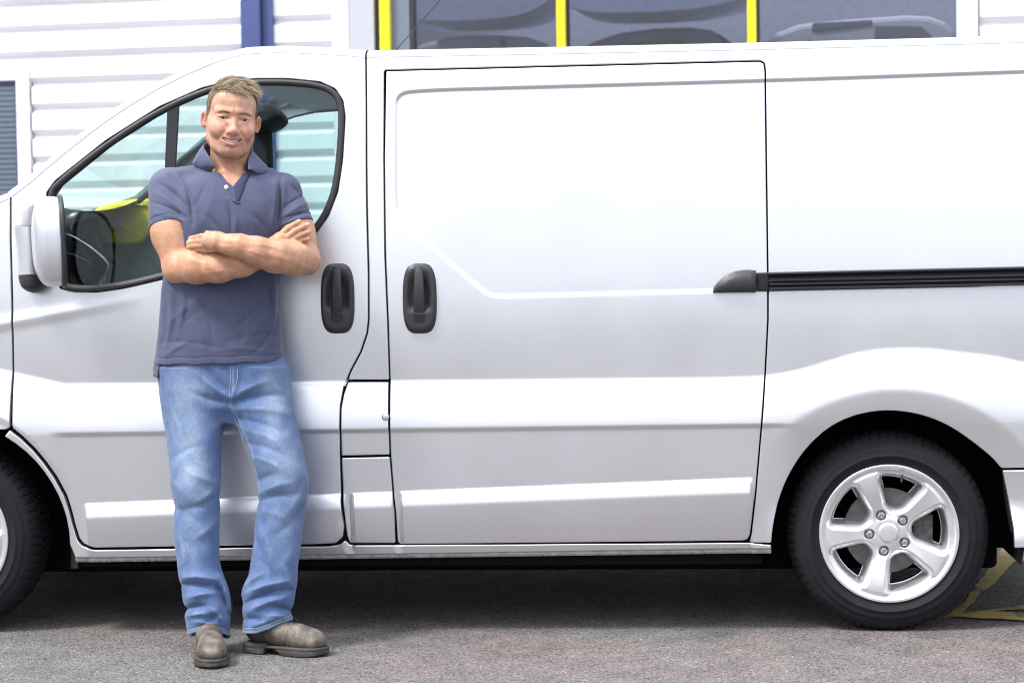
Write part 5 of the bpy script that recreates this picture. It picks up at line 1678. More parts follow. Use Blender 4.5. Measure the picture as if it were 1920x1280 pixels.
# eyebrows
t = RNG.uniform(0, 1, 420); sg = np.where(RNG.uniform(0, 1, 420) < 0.5, -1, 1)
bx = np.interp(t, [0, 0.55, 1], [0.0145, 0.0345, 0.0500]); bz = np.interp(t, [0, 0.55, 1], [0.0175, 0.0208, 0.0160]) + RNG.normal(0, 0.0016, 420)
rb = np.stack([sg * bx, np.full(420, -0.12), bz], 1)
lo_, hi_ = np.full(420, -0.125), np.full(420, -0.04)
for _ in range(18):
    mid = (lo_ + hi_) / 2; rb[:, 1] = mid
    ins_ = head_sdf(from_head(rb).astype(f32)) < 0
    hi_ = np.where(ins_, mid, hi_); lo_ = np.where(ins_, lo_, mid)
nb_ = grad(head_sdf, from_head(rb).astype(f32)) @ HR
fb = np.stack([sg * 0.9, np.full(420, 0.1), np.interp(t, [0, 0.5, 1], [0.5, 0.1, -0.4])], 1)
strands("eyebrows", from_head(rb), nb_ @ HR.T, fb @ HR.T, RNG.uniform(0.005, 0.008, 420), np.full(420, 0.00045),
        lambda P, r: np.array([0.30, 0.20, 0.125]) * r.uniform(0.6, 1.3, (len(P), 1)), man, seed=3)
# ------------------------------------------------------------------ clothes
V_POLY = np.array([(380, 262), (388, 286), (399, 309), (410, 324), (424, 341), (437, 350), (447, 338), (457, 324), (466, 312), (468, 292), (470, 262)], float)
def poly_sd(P, x, y):
    pts = np.stack([x, y], 1)
    d = dist_poly(P, pts)
    return np.where(inside(P, pts), -d, d)
SHIRT_FOLDS = [
    # armholes
    (340, 326, 362, 420, 3.6, -0.0095), (332, 333, 352, 410, 6, 0.0045), (352, 345, 370, 425, 6, 0.0050), (523, 324, 517, 424, 3.4, -0.0090), (514, 345, 508, 430, 6, 0.0050), (531, 340, 527, 400, 5, 0.0040),
    # sleeves: drags from the armhole to the cuff
    (300, 345, 348, 385, 3.2, -0.0050), (292, 362, 346, 402, 4.5, 0.0045), (288, 380, 350, 410, 3.2, -0.0050), (292, 400, 340, 414, 4.5, 0.0035), (318, 330, 346, 362, 4, -0.0036),
    (528, 395, 572, 366, 3.2, -0.0046), (530, 408, 576, 380, 4.5, 0.0042), (534, 416, 580, 396, 3.2, -0.0046), (540, 345, 566, 372, 4, -0.0035), (545, 362, 560, 395, 4, 0.003),
    # chest
    (427, 380, 433, 436, 3.6, -0.0060), (438, 384, 442, 438, 5, 0.0045), (452, 345, 492, 432, 8, 0.0030), (402, 345, 372, 430, 8, 0.0030), (470, 400, 505, 438, 5, -0.0036), (384, 402, 416, 438, 5, -0.0036),
    (480, 350, 512, 395, 4.5, -0.0032), (385, 345, 362, 390, 4.5, -0.0032), (455, 395, 470, 436, 4, -0.0030),
    # below the arms
    (310, 540, 304, 655, 5, -0.0026), (319, 540, 310, 650, 5, 0.0030), (331, 545, 319, 645, 5, -0.0022), (342, 545, 332, 630, 5, 0.0032), (352, 545, 347, 600, 4.5, -0.0024), (312, 612, 388, 552, 7, 0.0022),
    (330, 625, 400, 565, 5, -0.0016), (520, 518, 515, 610, 3.4, -0.0050), (511, 522, 508, 645, 4.5, 0.0045), (500, 525, 505, 610, 3.6, -0.0044), (488, 540, 508, 645, 7, 0.0030), (520, 606, 472, 664, 4.5, -0.0040),
    (514, 566, 452, 645, 7, 0.0034), (505, 545, 440, 615, 4.5, -0.0034), (350, 560, 384, 662, 7, 0.0030), (372, 545, 400, 655, 4.5, -0.0034), (418, 545, 442, 662, 9, 0.0026), (460, 542, 450, 645, 5, -0.0026),
    (305, 642, 420, 655, 5, -0.0026), (400, 657, 530, 664, 5, 0.0024), (310, 667, 356, 640, 5, 0.0030), (430, 640, 525, 628, 5, -0.0022)]
HEM_R, DIR_R = A(322, 429, -0.090), None
AX_R = (A(323, 440, -0.095) - SR); AX_R = AX_R / np.linalg.norm(AX_R)
AX_R2 = AX_R + np.array([-0.02, 0, 0.10], f32); AX_R2 /= np.linalg.norm(AX_R2)
AX_L = (A(557, 440, -0.080) - SL); AX_L = AX_L / np.linalg.norm(AX_L)
H_R, H_L = A(321, 426, -0.093), A(554, 424, -0.078)
def sleeve(p, S, H, ax, r0, r1):
    d = rc(p, S, H + ax * 0.05, r0, r1)
    s = (p - H) @ ax.astype(f32)
    cuff = smoothstep(-0.022, -0.019, s)
    d = d + 0.0026 * np.exp(-((s + 0.0205) / 0.0025) ** 2) + 0.0010 * cuff
    return np.maximum(d, s), s
def shirt_sdf(p):
    d = stack(TORSO, p, 0.0)
    d = smin(d, rc(p, NB + np.array([-0.03, 0.012, -0.012], f32), SR, 0.050, 0.061), 0.035)
    d = smin(d, rc(p, NB + np.array([0.03, 0.012, -0.012], f32), SL, 0.050, 0.056), 0.035)
    r, s1 = sleeve(p, SR, H_R, AX_R.astype(f32), 0.0660, 0.0755)
    l, s2 = sleeve(p, SL, H_L, AX_L.astype(f32), 0.0580, 0.0660)
    d = smin(d, r, 0.012); d = smin(d, l, 0.012)
    px, py = proj(p); px, py = px.astype(f32), py.astype(f32)
    fr = smoothstep(0.06, -0.04, p[:, 1])
    d = d - 1.15 * folds(px, py, SHIRT_FOLDS, 1.5) * fr
    d = d - 0.0011 * vnoise(p, 34, 3) - 0.0006 * vnoise(p, 80, 8)
    # chest under the fabric
    d = d - 0.006 * np.exp(-((px - 390) / 30) ** 2 - ((py - 395) / 28) ** 2) * fr - 0.006 * np.exp(-((px - 474) / 30) ** 2 - ((py - 400) / 28) ** 2) * fr
    d0 = d
    # hem: a level cut, a hollow below it
    hem = A(412, 681, -0.15)[2] + 0.010 * (p[:, 0] - A(412, 681, -0.15)[0]) - 0.0016 * np.sin(p[:, 0] * 60)
    d = np.maximum(d, hem - p[:, 2])
    d = d + 0.0018 * np.exp(-((p[:, 2] - hem - 0.022) / 0.0022) ** 2) * (p[:, 2] < hem + 0.05)
    d = np.maximum(d, -np.maximum(d0 + 0.0065, p[:, 2] - hem - 0.03))
    # sleeve openings
    d = np.maximum(d, -np.maximum(rc(p, SR, H_R + AX_R.astype(f32) * 0.08, 0.0640, 0.0670) , np.maximum(-(s1 + 0.014), d0 + 0.0055)))
    d = np.maximum(d, -np.maximum(rc(p, SL, H_L + AX_L.astype(f32) * 0.08, 0.0580, 0.0560), np.maximum(-(s2 + 0.014), d0 + 0.0055)))
    # neck opening
    v = poly_sd(V_POLY, px, py).astype(f32) / 590
    d = np.maximum(d, -np.maximum(v, p[:, 1] + 0.03))
    d = np.maximum(d, -rc(p, NT, NB + np.array([0, 0, 0.012], f32), 0.063, 0.0640))
    return d
def cloth_mat(name, col, dark, scale=900, bump=0.25, fleck=0.25, attr=None):
    m, n, l, p = mat_new(name)
    tc = n.new("ShaderNodeTexCoord")
    w = n.new("ShaderNodeTexNoise"); w.inputs["Scale"].default_value = 420; w.inputs["Detail"].default_value = 2
    big = n.new("ShaderNodeTexNoise"); big.inputs["Scale"].default_value = 9; big.inputs["Detail"].default_value = 6
    for q in (w, big): l.new(tc.outputs["Object"], q.inputs["Vector"])
    mx = n.new("ShaderNodeMixRGB"); mx.inputs[1].default_value = (*dark, 1); mx.inputs[2].default_value = (*col, 1)
    ad = n.new("ShaderNodeMath"); ad.operation = 'ADD'; l.new(w.outputs["Fac"], ad.inputs[0]); l.new(big.outputs["Fac"], ad.inputs[1])
    mr = n.new("ShaderNodeMapRange"); mr.inputs[1].default_value = 0.7; mr.inputs[2].default_value = 1.3
    l.new(ad.outputs[0], mr.inputs[0]); l.new(mr.outputs[0], mx.inputs[0])
    out = mx.outputs[0]
    if attr:
        vc = n.new("ShaderNodeVertexColor"); vc.layer_name = attr
        m2 = n.new("ShaderNodeMixRGB"); m2.blend_type = 'MULTIPLY'; m2.inputs[0].default_value = 1
        l.new(out, m2.inputs[1]); l.new(vc.outputs["Color"], m2.inputs[2]); out = m2.outputs[0]
    l.new(out, p.inputs["Base Color"])
    p.inputs["Roughness"].default_value = 0.9
    p.inputs["Specular IOR Level"].default_value = 0.2
    p.inputs["Sheen Weight"].default_value = 0.25
    p.inputs["Sheen Roughness"].default_value = 0.4
    b = n.new("ShaderNodeBump"); b.inputs["Strength"].default_value = bump; b.inputs["Distance"].default_value = 0.0015
    l.new(w.outputs["Fac"], b.inputs["Height"]); l.new(b.outputs[0], p.inputs["Normal"])
    return m
M_POLO = cloth_mat("navy_pique", (0.084, 0.096, 0.160), (0.058, 0.067, 0.117), attr="wear_tone")
M_POLOD = cloth_mat("navy_pique_inside", (0.050, 0.055, 0.115), (0.035, 0.038, 0.085))
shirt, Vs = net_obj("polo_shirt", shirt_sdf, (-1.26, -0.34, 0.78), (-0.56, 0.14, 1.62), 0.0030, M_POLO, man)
P = np.array([v.co[:] for v in shirt.data.vertices], f32)
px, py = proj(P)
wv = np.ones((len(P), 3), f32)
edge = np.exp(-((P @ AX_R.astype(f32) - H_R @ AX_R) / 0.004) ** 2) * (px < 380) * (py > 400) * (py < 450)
ramp = 0.25 * smoothstep(360, 300, px.astype(f32)) * smoothstep(440, 330, py.astype(f32)) + 0.15 * edge + 0.12 * np.exp(-((py - 330) / 25) ** 2)  # lighter on the left sleeve, cuff edge and shoulder line
wv = wv * (1 + ramp[:, None] * np.array([1.3, 1.1, 0.9], f32))
color_attr(shirt, "wear_tone", wv)
def front_Y(f, px, py, y0=-0.40, y1=0.05, n=90):
    """first surface of f met by the sight line of each photo pixel"""
    px, py = np.asarray(px, float), np.asarray(py, float)
    Ys = np.linspace(y0, y1, n)
    res = np.full(px.shape, np.nan)
    prev = None
    for i, Y in enumerate(Ys):
        d = f(at(px, py, np.full(px.shape, Y)).astype(f32))
        if prev is not None:
            hit = np.isnan(res) & (d < 0) & (prev >= 0)
            t = prev / np.where(hit, prev - d, 1)
            res = np.where(hit, Ys[i - 1] + t * (Y - Ys[i - 1]), res)
        prev = d
    return np.where(np.isnan(res), np.nanmean(res), res)
def shirt_open(p):
    """shirt without its neck opening, to lay strips on"""
    d = stack(TORSO, p, 0.0)
    d = smin(d, rc(p, NB + np.array([-0.03, 0.012, -0.012], f32), SR, 0.050, 0.061), 0.035)
    d = smin(d, rc(p, NB + np.array([0.03, 0.012, -0.012], f32), SL, 0.050, 0.056), 0.035)
    px, py = proj(p)
    fr = smoothstep(0.06, -0.04, p[:, 1])
    return d - 1.15 * folds(px.astype(f32), py.astype(f32), SHIRT_FOLDS, 1.5) * fr - 0.0011 * vnoise(p, 34, 3)
def strip(name, L, Rr, lift, mat, parent, thick=0.0018, nu=26, nv=7, crown=0.001):
    L = resample(np.array(L, float), 3, False); Rr = resample(np.array(Rr, float), 3, False)
    def par(Q, n):
        s = np.concatenate([[0], np.cumsum(np.linalg.norm(np.diff(Q, axis=0), axis=1))]); t = np.linspace(0, s[-1], n)
        return np.stack([np.interp(t, s, Q[:, 0]), np.interp(t, s, Q[:, 1])], 1)
    a, b = par(L, nu), par(Rr, nu)
    tt = np.linspace(0, 1, nv)
    G = a[:, None] * (1 - tt)[None, :, None] + b[:, None] * tt[None, :, None]
    Y = front_Y(shirt_open, G[..., 0].ravel(), G[..., 1].ravel()).reshape(nu, nv)
    Y = Y - lift - crown * (1 - (2 * tt - 1) ** 2)[None] 
    Pp = at(G[..., 0], G[..., 1], Y)
    return grid_obj(name, Pp, mat, parent, thick=thick, flip=True)
strip("placket", [(393, 308), (408, 328), (421, 345), (433, 364), (438, 378)], [(400, 306), (413, 324), (425, 340), (438, 350), (449, 376)], 0.0022, M_POLO, shirt)
strip("placket_inside", [(467, 308), (458, 322), (449, 334), (438, 348), (440, 376)], [(474, 314), (468, 328), (461, 342), (457, 356), (449, 377)], 0.0030, M_POLOD, shirt, crown=0.004)
strip("placket_end", [(432, 371), (436, 377)], [(449, 377), (450, 382)], 0.0050, M_POLO, shirt, nu=6, nv=9)
for o in shirt.children: color_attr(o, "wear_tone", np.ones((len(o.data.vertices), 3), f32))
M_BTN = simple("pearl_button", (0.72, 0.72, 0.68), 0.25)
for bx, by in ((402, 321), (424, 351)):
    Y = float(front_Y(shirt_open, np.array([bx]), np.array([by]))[0]) - 0.0042
    c = at(np.array(bx, float), np.array(by, float), Y)
    mb = MB(); mb.tube([(c[0], c[1] + 0.004, c[2]), (c[0], c[1] - 0.0002, c[2] + 0.0006), (c[0], c[1] - 0.0012, c[2] + 0.0006)], [0.0068, 0.0068, 0.0052], 18)
    for dx in (-0.0016, 0.0016):
        for dz in (-0.0016, 0.0016):
            mb.tube([(c[0] + dx, c[1] - 0.0010, c[2] + dz), (c[0] + dx, c[1] - 0.0022, c[2] + dz)], 0.0007, 6)
    mb.build("button", M_BTN, shirt, False)
# collar: folded leaf round the neck
def curve3(pts, n):
    P3 = np.array([at(np.array(x, float), np.array(y, float), Y) for x, y, Y in pts])
    P3 = chaikin(P3, 3, False)
    s = np.concatenate([[0], np.cumsum(np.linalg.norm(np.diff(P3, axis=0), axis=1))]); t = np.linspace(0, s[-1], n)
    return np.stack([np.interp(t, s, P3[:, k]) for k in range(3)], 1)
n = 61
top_ = curve3([(404, 311, -0.148), (396, 299, -0.130), (388, 287, -0.098), (381, 274, -0.045), (383, 265, 0.010), (405, 260, 0.055), (432, 262, 0.068), (455, 268, 0.055), (472, 278, 0.010), (470, 288, -0.045), (466, 296, -0.100), (465, 308, -0.138), (466, 317, -0.152)], n)
bot_ = curve3([(392, 320, -0.178), (380, 319, -0.172), (367, 314, -0.130), (359, 305, -0.060), (363, 297, 0.020), (395, 292, 0.072), (432, 293, 0.086), (470, 300, 0.072), (497, 305, 0.010), (504, 313, -0.060), (501, 322, -0.130), (495, 327, -0.160), (485, 327, -0.172)], n)
bpx, bpy_ = proj(bot_)
fy = front_Y(shirt_open, bpx, bpy_) - 0.0045
wf = np.clip((np.abs(np.linspace(-1, 1, n)) - 0.52) / 0.18, 0, 1)
newY = bot_[:, 1] * (1 - wf) + fy * wf
bot_ = at(bpx, bpy_, newY)
for _ in range(10):
    bot_[1:-1] = bot_[1:-1] * 0.5 + (bot_[:-2] + bot_[2:]) * 0.25
rows = []
for k, s in enumerate(np.linspace(0, 1, 9)):
    b = math.sin(math.pi * min(s * 1.15, 1)) * 0.0015
    mid = top_ * (1 - s) + bot_ * s
    out = mid - np.array([A(430, 300, -0.02)[0], -0.02, 0])[None] * np.array([1, 1, 0]); out[:, 2] = 0
    out /= np.linalg.norm(out, axis=1, keepdims=True)
    rows.append(mid + out * b + np.array([0, 0, 0.002 * math.sin(math.pi * s) ** 2]))
inn = top_ + np.array([0, 0, -1.0])[None] * (0.018 * np.sin(np.linspace(0, math.pi, n)) ** 0.7 + 0.0005)[:, None]; c0 = np.array([A(430, 300, -0.02)[0], -0.02, 0]); ii = c0 - inn; ii[:, 2] = 0
ii /= np.linalg.norm(ii, axis=1, keepdims=True)
rows = [inn + ii * 0.001] + rows
col = grid_obj("collar", np.stack(rows, 1), M_POLO, shirt, thick=0.0024, flip=True)
color_attr(col, "wear_tone", np.full((len(col.data.vertices), 3), 1.22, f32))
# shirt tail hanging out at the side
tl = np.array([[A(x0 + (x1 - x0) * s, y + 3 * s, -0.115 + 0.06 * (1 - s)) for s in np.linspace(0, 1, 8)] for x0, x1, y in ((294, 304, 660), (291, 302, 676), (288.5, 298, 692), (289, 297, 705))])
o = grid_obj("shirt_tail", tl, M_POLO, shirt, thick=0.003)
color_attr(o, "wear_tone", np.full((len(o.data.vertices), 3), 0.8, f32))

# jeans ----------------------------------------------------------------------------
J_FOLDS = [
    # crotch and thighs
    (432, 745, 372, 700, 7, 0.0040), (430, 755, 360, 735, 7, -0.0035), (425, 735, 390, 690, 6, -0.003), (436, 745, 500, 715, 8, 0.0042), (440, 755, 530, 740, 7, -0.0038), (440, 768, 540, 775, 8, 0.0034), (446, 785, 530, 812, 7, -0.0032),
    (455, 805, 535, 835, 8, 0.0030), (462, 830, 540, 858, 7, -0.0030), (472, 856, 530, 880, 7, 0.0028), (426, 770, 400, 860, 9, -0.0020), (318, 760, 340, 820, 8, 0.0022),
    # knee of the straight leg
    (322, 860, 375, 835, 8, -0.0024), (412, 905, 350, 880, 8, 0.003), (408, 930, 345, 955, 9, -0.0040), (402, 915, 365, 945, 8, 0.0034), (322, 900, 352, 935, 8, 0.0030), (326, 950, 380, 985, 8, -0.0028), (408, 975, 362, 1010, 9, 0.0026), (330, 985, 345, 1050, 8, 0.0022),
    # knee of the bent leg
    (480, 905, 520, 888, 8, -0.0032), (484, 925, 545, 905, 9, 0.0034), (486, 940, 570, 925, 8, -0.0036), (574, 900, 540, 960, 9, 0.0026), (490, 955, 540, 975, 9, 0.0024), (566, 955, 520, 1000, 9, -0.0026), (484, 985, 510, 1050, 9, 0.0024), (478, 1005, 500, 1075, 6, -0.0024), (560, 1000, 530, 1060, 9, 0.0022),
    # stacked breaks over the boots
    (346, 1095, 412, 1105, 6.5, -0.0085), (345, 1082, 405, 1086, 7, 0.0065), (352, 1120, 398, 1112, 7, 0.0060), (412, 1080, 432, 1140, 7, 0.0060), (402, 1095, 425, 1150, 6, -0.0075), (345, 1142, 388, 1136, 5.5, -0.0070), (350, 1155, 385, 1150, 6, 0.0055), (388, 1165, 415, 1150, 6, -0.0060), (395, 1140, 420, 1165, 7, 0.0050), (360, 1165, 400, 1172, 5, 0.0035),
    (462, 1130, 545, 1105, 6.5, -0.0085), (458, 1112, 540, 1090, 7, 0.0065), (465, 1145, 530, 1122, 7, 0.0055), (505, 1136, 545, 1144, 5, -0.0070), (500, 1155, 545, 1158, 6, 0.0050), (456, 1100, 490, 1075, 7, 0.0055), (490, 1050, 525, 1100, 6, -0.0048), (530, 1060, 548, 1100, 7, 0.0040), (458, 1160, 500, 1165, 6, -0.0045), (470, 1175, 520, 1160, 6, 0.0040)]
def hem_cut(p, a, b, c):
    """height of a trouser hem through three points: left, middle front, right"""
    px, py = proj(p)
    return py
J_SEAM = [(434, 764, 452, 800, 3.0, 0.0020), (452, 800, 478, 880, 3.0, 0.0020), (478, 880, 486, 930, 3.0, 0.0018), (436, 690, 431, 765, 3.0, 0.0022), (452, 690, 449, 722, 2.5, -0.0015), (449, 722, 436, 748, 2.5, -0.0015)]
BOOT_A = (np.array([*A(389, 1215, -0.19)[:2], 0.0]), np.array([*A(400, 1245, -0.50)[:2], 0.0]))
BOOT_B = (np.array([*A(463, 1215, -0.215)[:2], 0.0]), np.array([*A(613, 1222, -0.31)[:2], 0.0]))
HEM_A = [(352, 1190), (372, 1184), (392, 1181), (412, 1184), (431, 1193)]
HEM_B = [(455, 1186), (480, 1186), (505, 1178), (528, 1168), (548, 1160)]
def leg_sdf(p, rows, hem, grow=0.0):
    d = stack(rows, p, grow, 2.05)
    px, py = proj(p)
    hx, hy = zip(*hem)
    lim_ = np.interp(px, hx, hy) + 6 * (p[:, 1] > -0.20)
    return np.maximum(d, (py - lim_) / 590).astype(f32), px.astype(f32), py.astype(f32)
def jeans_sdf(p):
    a, px, py = leg_sdf(p, LEG1, HEM_A)
    b, _, _ = leg_sdf(p, LEG2, HEM_B)
    d = smin(stack(PELV, p, 0.0), np.minimum(a, b), 0.022)
    low = smoothstep(1060, 1110, py)
    fr = smoothstep(0.02, -0.10, p[:, 1])
    d = d - (folds(px, py, J_FOLDS, 1.6) * 2.1 + folds(px, py, J_SEAM)) * fr
    d = d - (0.0013 * vnoise(p, 30, 21) + 0.0008 * vnoise(p, 75, 22)) * (1 + low)
    d0 = d
    # stitched hem, hollow above it
    for rows, hem in ((LEG1, HEM_A), (LEG2, HEM_B)):
        hx, hy = zip(*hem)
        t = np.interp(px, hx, hy) - py
        m = (np.abs(px - np.mean(hx)) < 60) & (t < 40)
        d = d + m * (0.0016 * np.exp(-((t - 9) / 1.5) ** 2) - 0.0010 * np.exp(-((t - 4) / 3.5) ** 2))
        c = np.maximum(np.maximum(stack(rows, p, -0.004, 2.05), d0 + 0.0065), (hy[2] - 22 - py) / 590)
        d = np.maximum(d, -c)
    top = A(418, 672, -0.1)[2]
    return np.maximum(d, p[:, 2] - top)
def denim_mat():
    m, n, l, p = mat_new("faded_denim")
    tc = n.new("ShaderNodeTexCoord")
    vc = n.new("ShaderNodeVertexColor"); vc.layer_name = "wear_tone"
    mp = n.new("ShaderNodeMapping"); mp.inputs["Scale"].default_value = (1.0, 1.0, 0.22)
    l.new(tc.outputs["Object"], mp.inputs[0])
    w = n.new("ShaderNodeTexNoise"); w.inputs["Scale"].default_value = 330; w.inputs["Detail"].default_value = 3
    l.new(mp.outputs[0], w.inputs["Vector"])
    w2 = n.new("ShaderNodeTexNoise"); w2.inputs["Scale"].default_value = 26; w2.inputs["Detail"].default_value = 8; w2.inputs["Roughness"].default_value = 0.65
    l.new(tc.outputs["Object"], w2.inputs["Vector"])
    ad = n.new("ShaderNodeMath"); ad.operation = 'ADD'; l.new(w.outputs["Fac"], ad.inputs[0]); l.new(w2.outputs["Fac"], ad.inputs[1])
    mr = n.new("ShaderNodeMapRange"); mr.inputs[1].default_value = 0.65; mr.inputs[2].default_value = 1.35; mr.inputs[3].default_value = 0.72; mr.inputs[4].default_value = 1.28
    l.new(ad.outputs[0], mr.inputs[0])
    mx = n.new("ShaderNodeMixRGB"); mx.blend_type = 'MULTIPLY'; mx.inputs[0].default_value = 1
    l.new(vc.outputs["Color"], mx.inputs[1]); l.new(mr.outputs[0], mx.inputs[2]); l.new(mx.outputs[0], p.inputs["Base Color"])
    p.inputs["Roughness"].default_value = 0.88; p.inputs["Specular IOR Level"].default_value = 0.2
    p.inputs["Sheen Weight"].default_value = 0.15
    b = n.new("ShaderNodeBump"); b.inputs["Strength"].default_value = 0.35; b.inputs["Distance"].default_value = 0.0015
    l.new(w.outputs["Fac"], b.inputs["Height"]); l.new(b.outputs[0], p.inputs["Normal"])
    return m
M_DENIM = denim_mat()
jeans, Vj = net_obj("jeans", jeans_sdf, (-1.20, -0.36, 0.02), (-0.62, 0.14, 0.96), 0.0030, M_DENIM, man)
P = np.array([v.co[:] for v in jeans.data.vertices], f32)
px, py = proj(P); px, py = px.astype(f32), py.astype(f32)
base = np.array([0.058, 0.103, 0.232], f32); pale = np.array([0.285, 0.365, 0.470], f32)
def blob(x, y, sx, sy): return np.exp(-((px - x) / sx) ** 2 - ((py - y) / sy) ** 2)
fd = 0.52 * blob(354, 790, 30, 110) + 0.40 * blob(362, 890, 28, 50) + 0.52 * blob(512, 800, 24, 90) + 0.45 * blob(545, 880, 22, 45) + 0.30 * blob(525, 740, 26, 40) + 0.20 * blob(345, 720, 36, 30) + 0.25 * blob(530, 980, 25, 60) + 0.25 * blob(360, 1010, 25, 60)
whisk = np.zeros_like(px)
for x0, y0, x1, y1, w_, a_ in J_FOLDS: 
    if a_ > 0: whisk = whisk + folds(px, py, [(x0, y0, x1, y1, w_ * 0.6, 1.0)]) * 0.16
fd = fd * (1 + 0.22 * vnoise(P, 60, 31)) + whisk + 0.06 * vnoise(P, 120, 33)
edge = np.zeros_like(px)
for hem in (HEM_A, HEM_B):
    hx, hy = zip(*hem); t = np.interp(px, hx, hy) - py
    edge = edge + (np.abs(px - np.mean(hx)) < 55) * np.exp(-((t - 1.5) / 2.6) ** 2) * 0.9
sm_ = folds(px, py, [(a, b, c, d, 1.8, 1.0) for a, b, c, d, _, k in J_SEAM if k > 0])
fd = np.clip(fd + edge + sm_ * 0.35, 0, 1)[:, None]
fd = np.clip(fd * 0.95 + 0.08, 0, 1)
wv = base * (1 - fd) + pale * fd
dk = folds(px, py, [(a, b, c, d, 1.6, 1.0) for a, b, c, d, _, k in J_SEAM if k < 0])[:, None]
wv = wv * (1 - 0.25 * np.clip(dk, 0, 1))
color_attr(jeans, "wear_tone", wv)
# the fly and pale stitches
def stitch(name, pts, parent, f, off=0.0012, step=4.0, mat=None):
    Q = resample(np.array(pts, float), step, False)
    Y = front_Y(f, Q[:, 0], Q[:, 1], -0.45, 0.0)
    P3 = at(Q[:, 0], Q[:, 1], Y - off)
    mb = MB()
    for i in range(0, len(P3) - 1):
        a, b = P3[i], P3[i + 1]
        mb.tube([a, a + (b - a) * 0.68], 0.0009, 4, False)
    return mb.build(name, mat, parent, True)
M_THR = simple("pale_thread", (0.46, 0.50, 0.56), 0.8)
stitch("fly_stitch", [(433, 688), (432, 715), (430, 745)], jeans, jeans_sdf, mat=M_THR)
stitch("fly_stitch", [(446, 690), (445, 712), (438, 735)], jeans, jeans_sdf, mat=M_THR)
stitch("seam_stitch", [(434, 768), (446, 800), (464, 850), (476, 885)], jeans, jeans_sdf, mat=M_THR)
stitch("hem_stitch", [(x, y - 8) for x, y in HEM_A[0:5]], jeans, jeans_sdf, step=3.2, mat=M_THR)
stitch("hem_stitch", [(x, y - 8) for x, y in HEM_B[0:5]], jeans, jeans_sdf, step=3.2, mat=M_THR)

# boots ----------------------------------------------------------------------------
def leather_mat():
    m, n, l, p = mat_new("dusty_leather")
    tc = n.new("ShaderNodeTexCoord")
    a = n.new("ShaderNodeTexNoise"); a.inputs["Scale"].default_value = 22; a.inputs["Detail"].default_value = 8; a.inputs["Roughness"].default_value = 0.62
    l.new(tc.outputs["Object"], a.inputs["Vector"])
    cr = n.new("ShaderNodeValToRGB")
    e = cr.color_ramp.elements
    e[0].position, e[0].color = 0.36, (0.052, 0.043, 0.035, 1)
    e[1].position, e[1].color = 0.68, (0.19, 0.158, 0.124, 1)
    k = e.new(0.5); k.color = (0.092, 0.077, 0.063, 1)
    vc = n.new("ShaderNodeVertexColor"); vc.layer_name = "wear_tone"
    l.new(a.outputs["Fac"], cr.inputs[0])
    mx = n.new("ShaderNodeMixRGB"); mx.blend_type = 'MULTIPLY'; mx.inputs[0].default_value = 1
    l.new(cr.outputs[0], mx.inputs[1]); l.new(vc.outputs["Color"], mx.inputs[2])
    l.new(mx.outputs[0], p.inputs["Base Color"])
    p.inputs["Roughness"].default_value = 0.62
    b = n.new("ShaderNodeBump"); b.inputs["Strength"].default_value = 0.35; b.inputs["Distance"].default_value = 0.004
    f = n.new("ShaderNodeTexNoise"); f.inputs["Scale"].default_value = 130; f.inputs["Detail"].default_value = 6
    l.new(tc.outputs["Object"], f.inputs["Vector"])
    l.new(f.outputs["Fac"], b.inputs["Height"]); l.new(b.outputs[0], p.inputs["Normal"])
    return m
M_BOOT = leather_mat()
M_SOLE = simple("boot_sole", (0.050, 0.046, 0.041), 0.75, noise=0.45, nscale=35, bump=0.6, bscale=120)
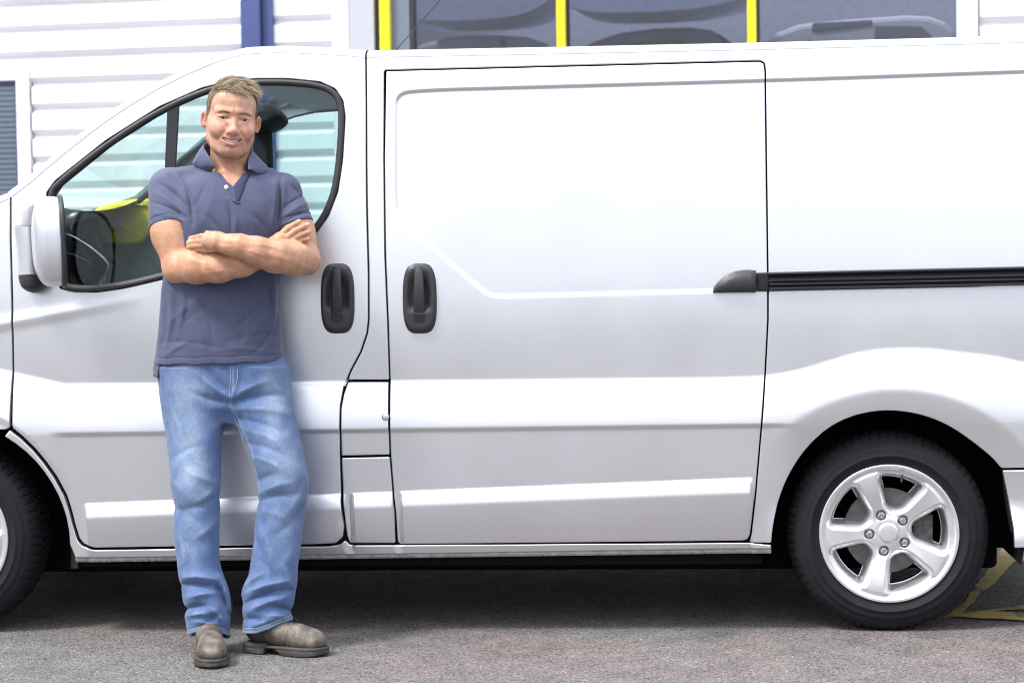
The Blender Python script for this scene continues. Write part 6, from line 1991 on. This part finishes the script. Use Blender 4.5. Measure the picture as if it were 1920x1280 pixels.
def boot(heel, toe, ank):
    ax = toe - heel; L = np.linalg.norm(ax); ax = ax / L; sd = np.array([-ax[1], ax[0], 0])
    def loc(p):
        q = p - heel
        return np.stack([q @ ax, q @ sd, q[:, 2]], 1).astype(f32)
    k = L / 0.29
    def outline(x):
        s = np.clip(x / L, 0, 1)
        return np.interp(s, [0, 0.08, 0.25, 0.45, 0.68, 0.82, 0.93, 1.0], [0.024, 0.034, 0.036, 0.038, 0.050, 0.049, 0.037, 0.012]) * 1.03
    def upper(p):
        q = loc(p)
        d = chain(q, [(0.045 * k, 0, 0.072), (0.115 * k, 0, 0.068), (0.19 * k, 0, 0.056), (0.235 * k, 0, 0.049)], [0.038, 0.0385, 0.0385, 0.036], 0.02)
        d = smin(d, ell(q, (0.225 * k, 0, 0.047), (0.062 * k, 0.0455, 0.031)), 0.02)
        d = smin(d, rc(q, (0.055 * k, 0, 0.08), (0.054 * k, 0, 0.105), 0.040, 0.038), 0.03)
        d = d + 0.0010 * vnoise(q, 55, 41) + 0.0016 * np.sin(q[:, 0] * 300 + 30 * q[:, 1]) * np.exp(-((q[:, 0] - 0.165 * k) / 0.022) ** 2)
        d = d + 0.0012 * np.exp(-((q[:, 0] - 0.088 * k - 0.3 * np.clip(q[:, 2] - 0.07, 0, 1)) / 0.0016) ** 2)
        d = smax(d, -(q[:, 2] - 0.026), 0.004)
        return d
    def sole(p):
        q = loc(p)
        w = outline(q[:, 0]).astype(f32) + 0.004
        e = np.maximum(np.abs(q[:, 1]) - w, np.maximum(-q[:, 0] - 0.002, q[:, 0] - L - 0.004))
        rnd = ell(q, (L - 0.045, 0, 0.02), (0.050, 0.052, 0.2))
        e = np.where(q[:, 0] > L - 0.045, np.maximum(e, rnd), e)
        rise = 0.006 * smoothstep(0.80 * L, L, q[:, 0])
        arch = 0.020 * smoothstep(0.080 * k, 0.084 * k, q[:, 0]) * (1 - smoothstep(0.115 * k, 0.155 * k, q[:, 0]))
        zt = np.where(q[:, 0] < 0.09 * k, 0.036, 0.030) 
        v = np.maximum(q[:, 2] - zt, rise + arch + 0.0005 - q[:, 2])
        d = smax(e, v, 0.005)
        d = d + 0.0016 * np.exp(-((q[:, 2] - 0.020) / 0.0022) ** 2)
        return d
    lo = np.minimum(heel, toe) - np.array([0.07, 0.07, 0.01]); hi = np.maximum(heel, toe) + np.array([0.07, 0.07, 0]); hi[2] = 0.25
    o, V = net_obj("boot", upper, lo, hi, 0.0025, M_BOOT, man)
    q = loc(np.array([v.co[:] for v in o.data.vertices], f32))
    dust = smoothstep(0.205 * k, 0.26 * k, q[:, 0]) * 0.75 + 0.25 * smoothstep(0.05, 0.03, q[:, 2])
    dust = dust * (0.7 + 0.6 * np.clip(vnoise(q, 90, 44), -1, 1))
    elastic = smoothstep(0.089 * k, 0.086 * k, q[:, 0]) * 0.58
    c = np.ones((len(q), 3), f32) * (1 + np.clip(dust, 0, 1.2) * 0.9 - elastic)[:, None]
    color_attr(o, "wear_tone", c)
    hi2 = hi.copy(); hi2[2] = 0.045
    net_obj("sole", sole, lo, hi2, 0.0025, M_SOLE, o)
    return o
boot(BOOT_A[0], BOOT_A[1], None)
boot(BOOT_B[0], BOOT_B[1], None)
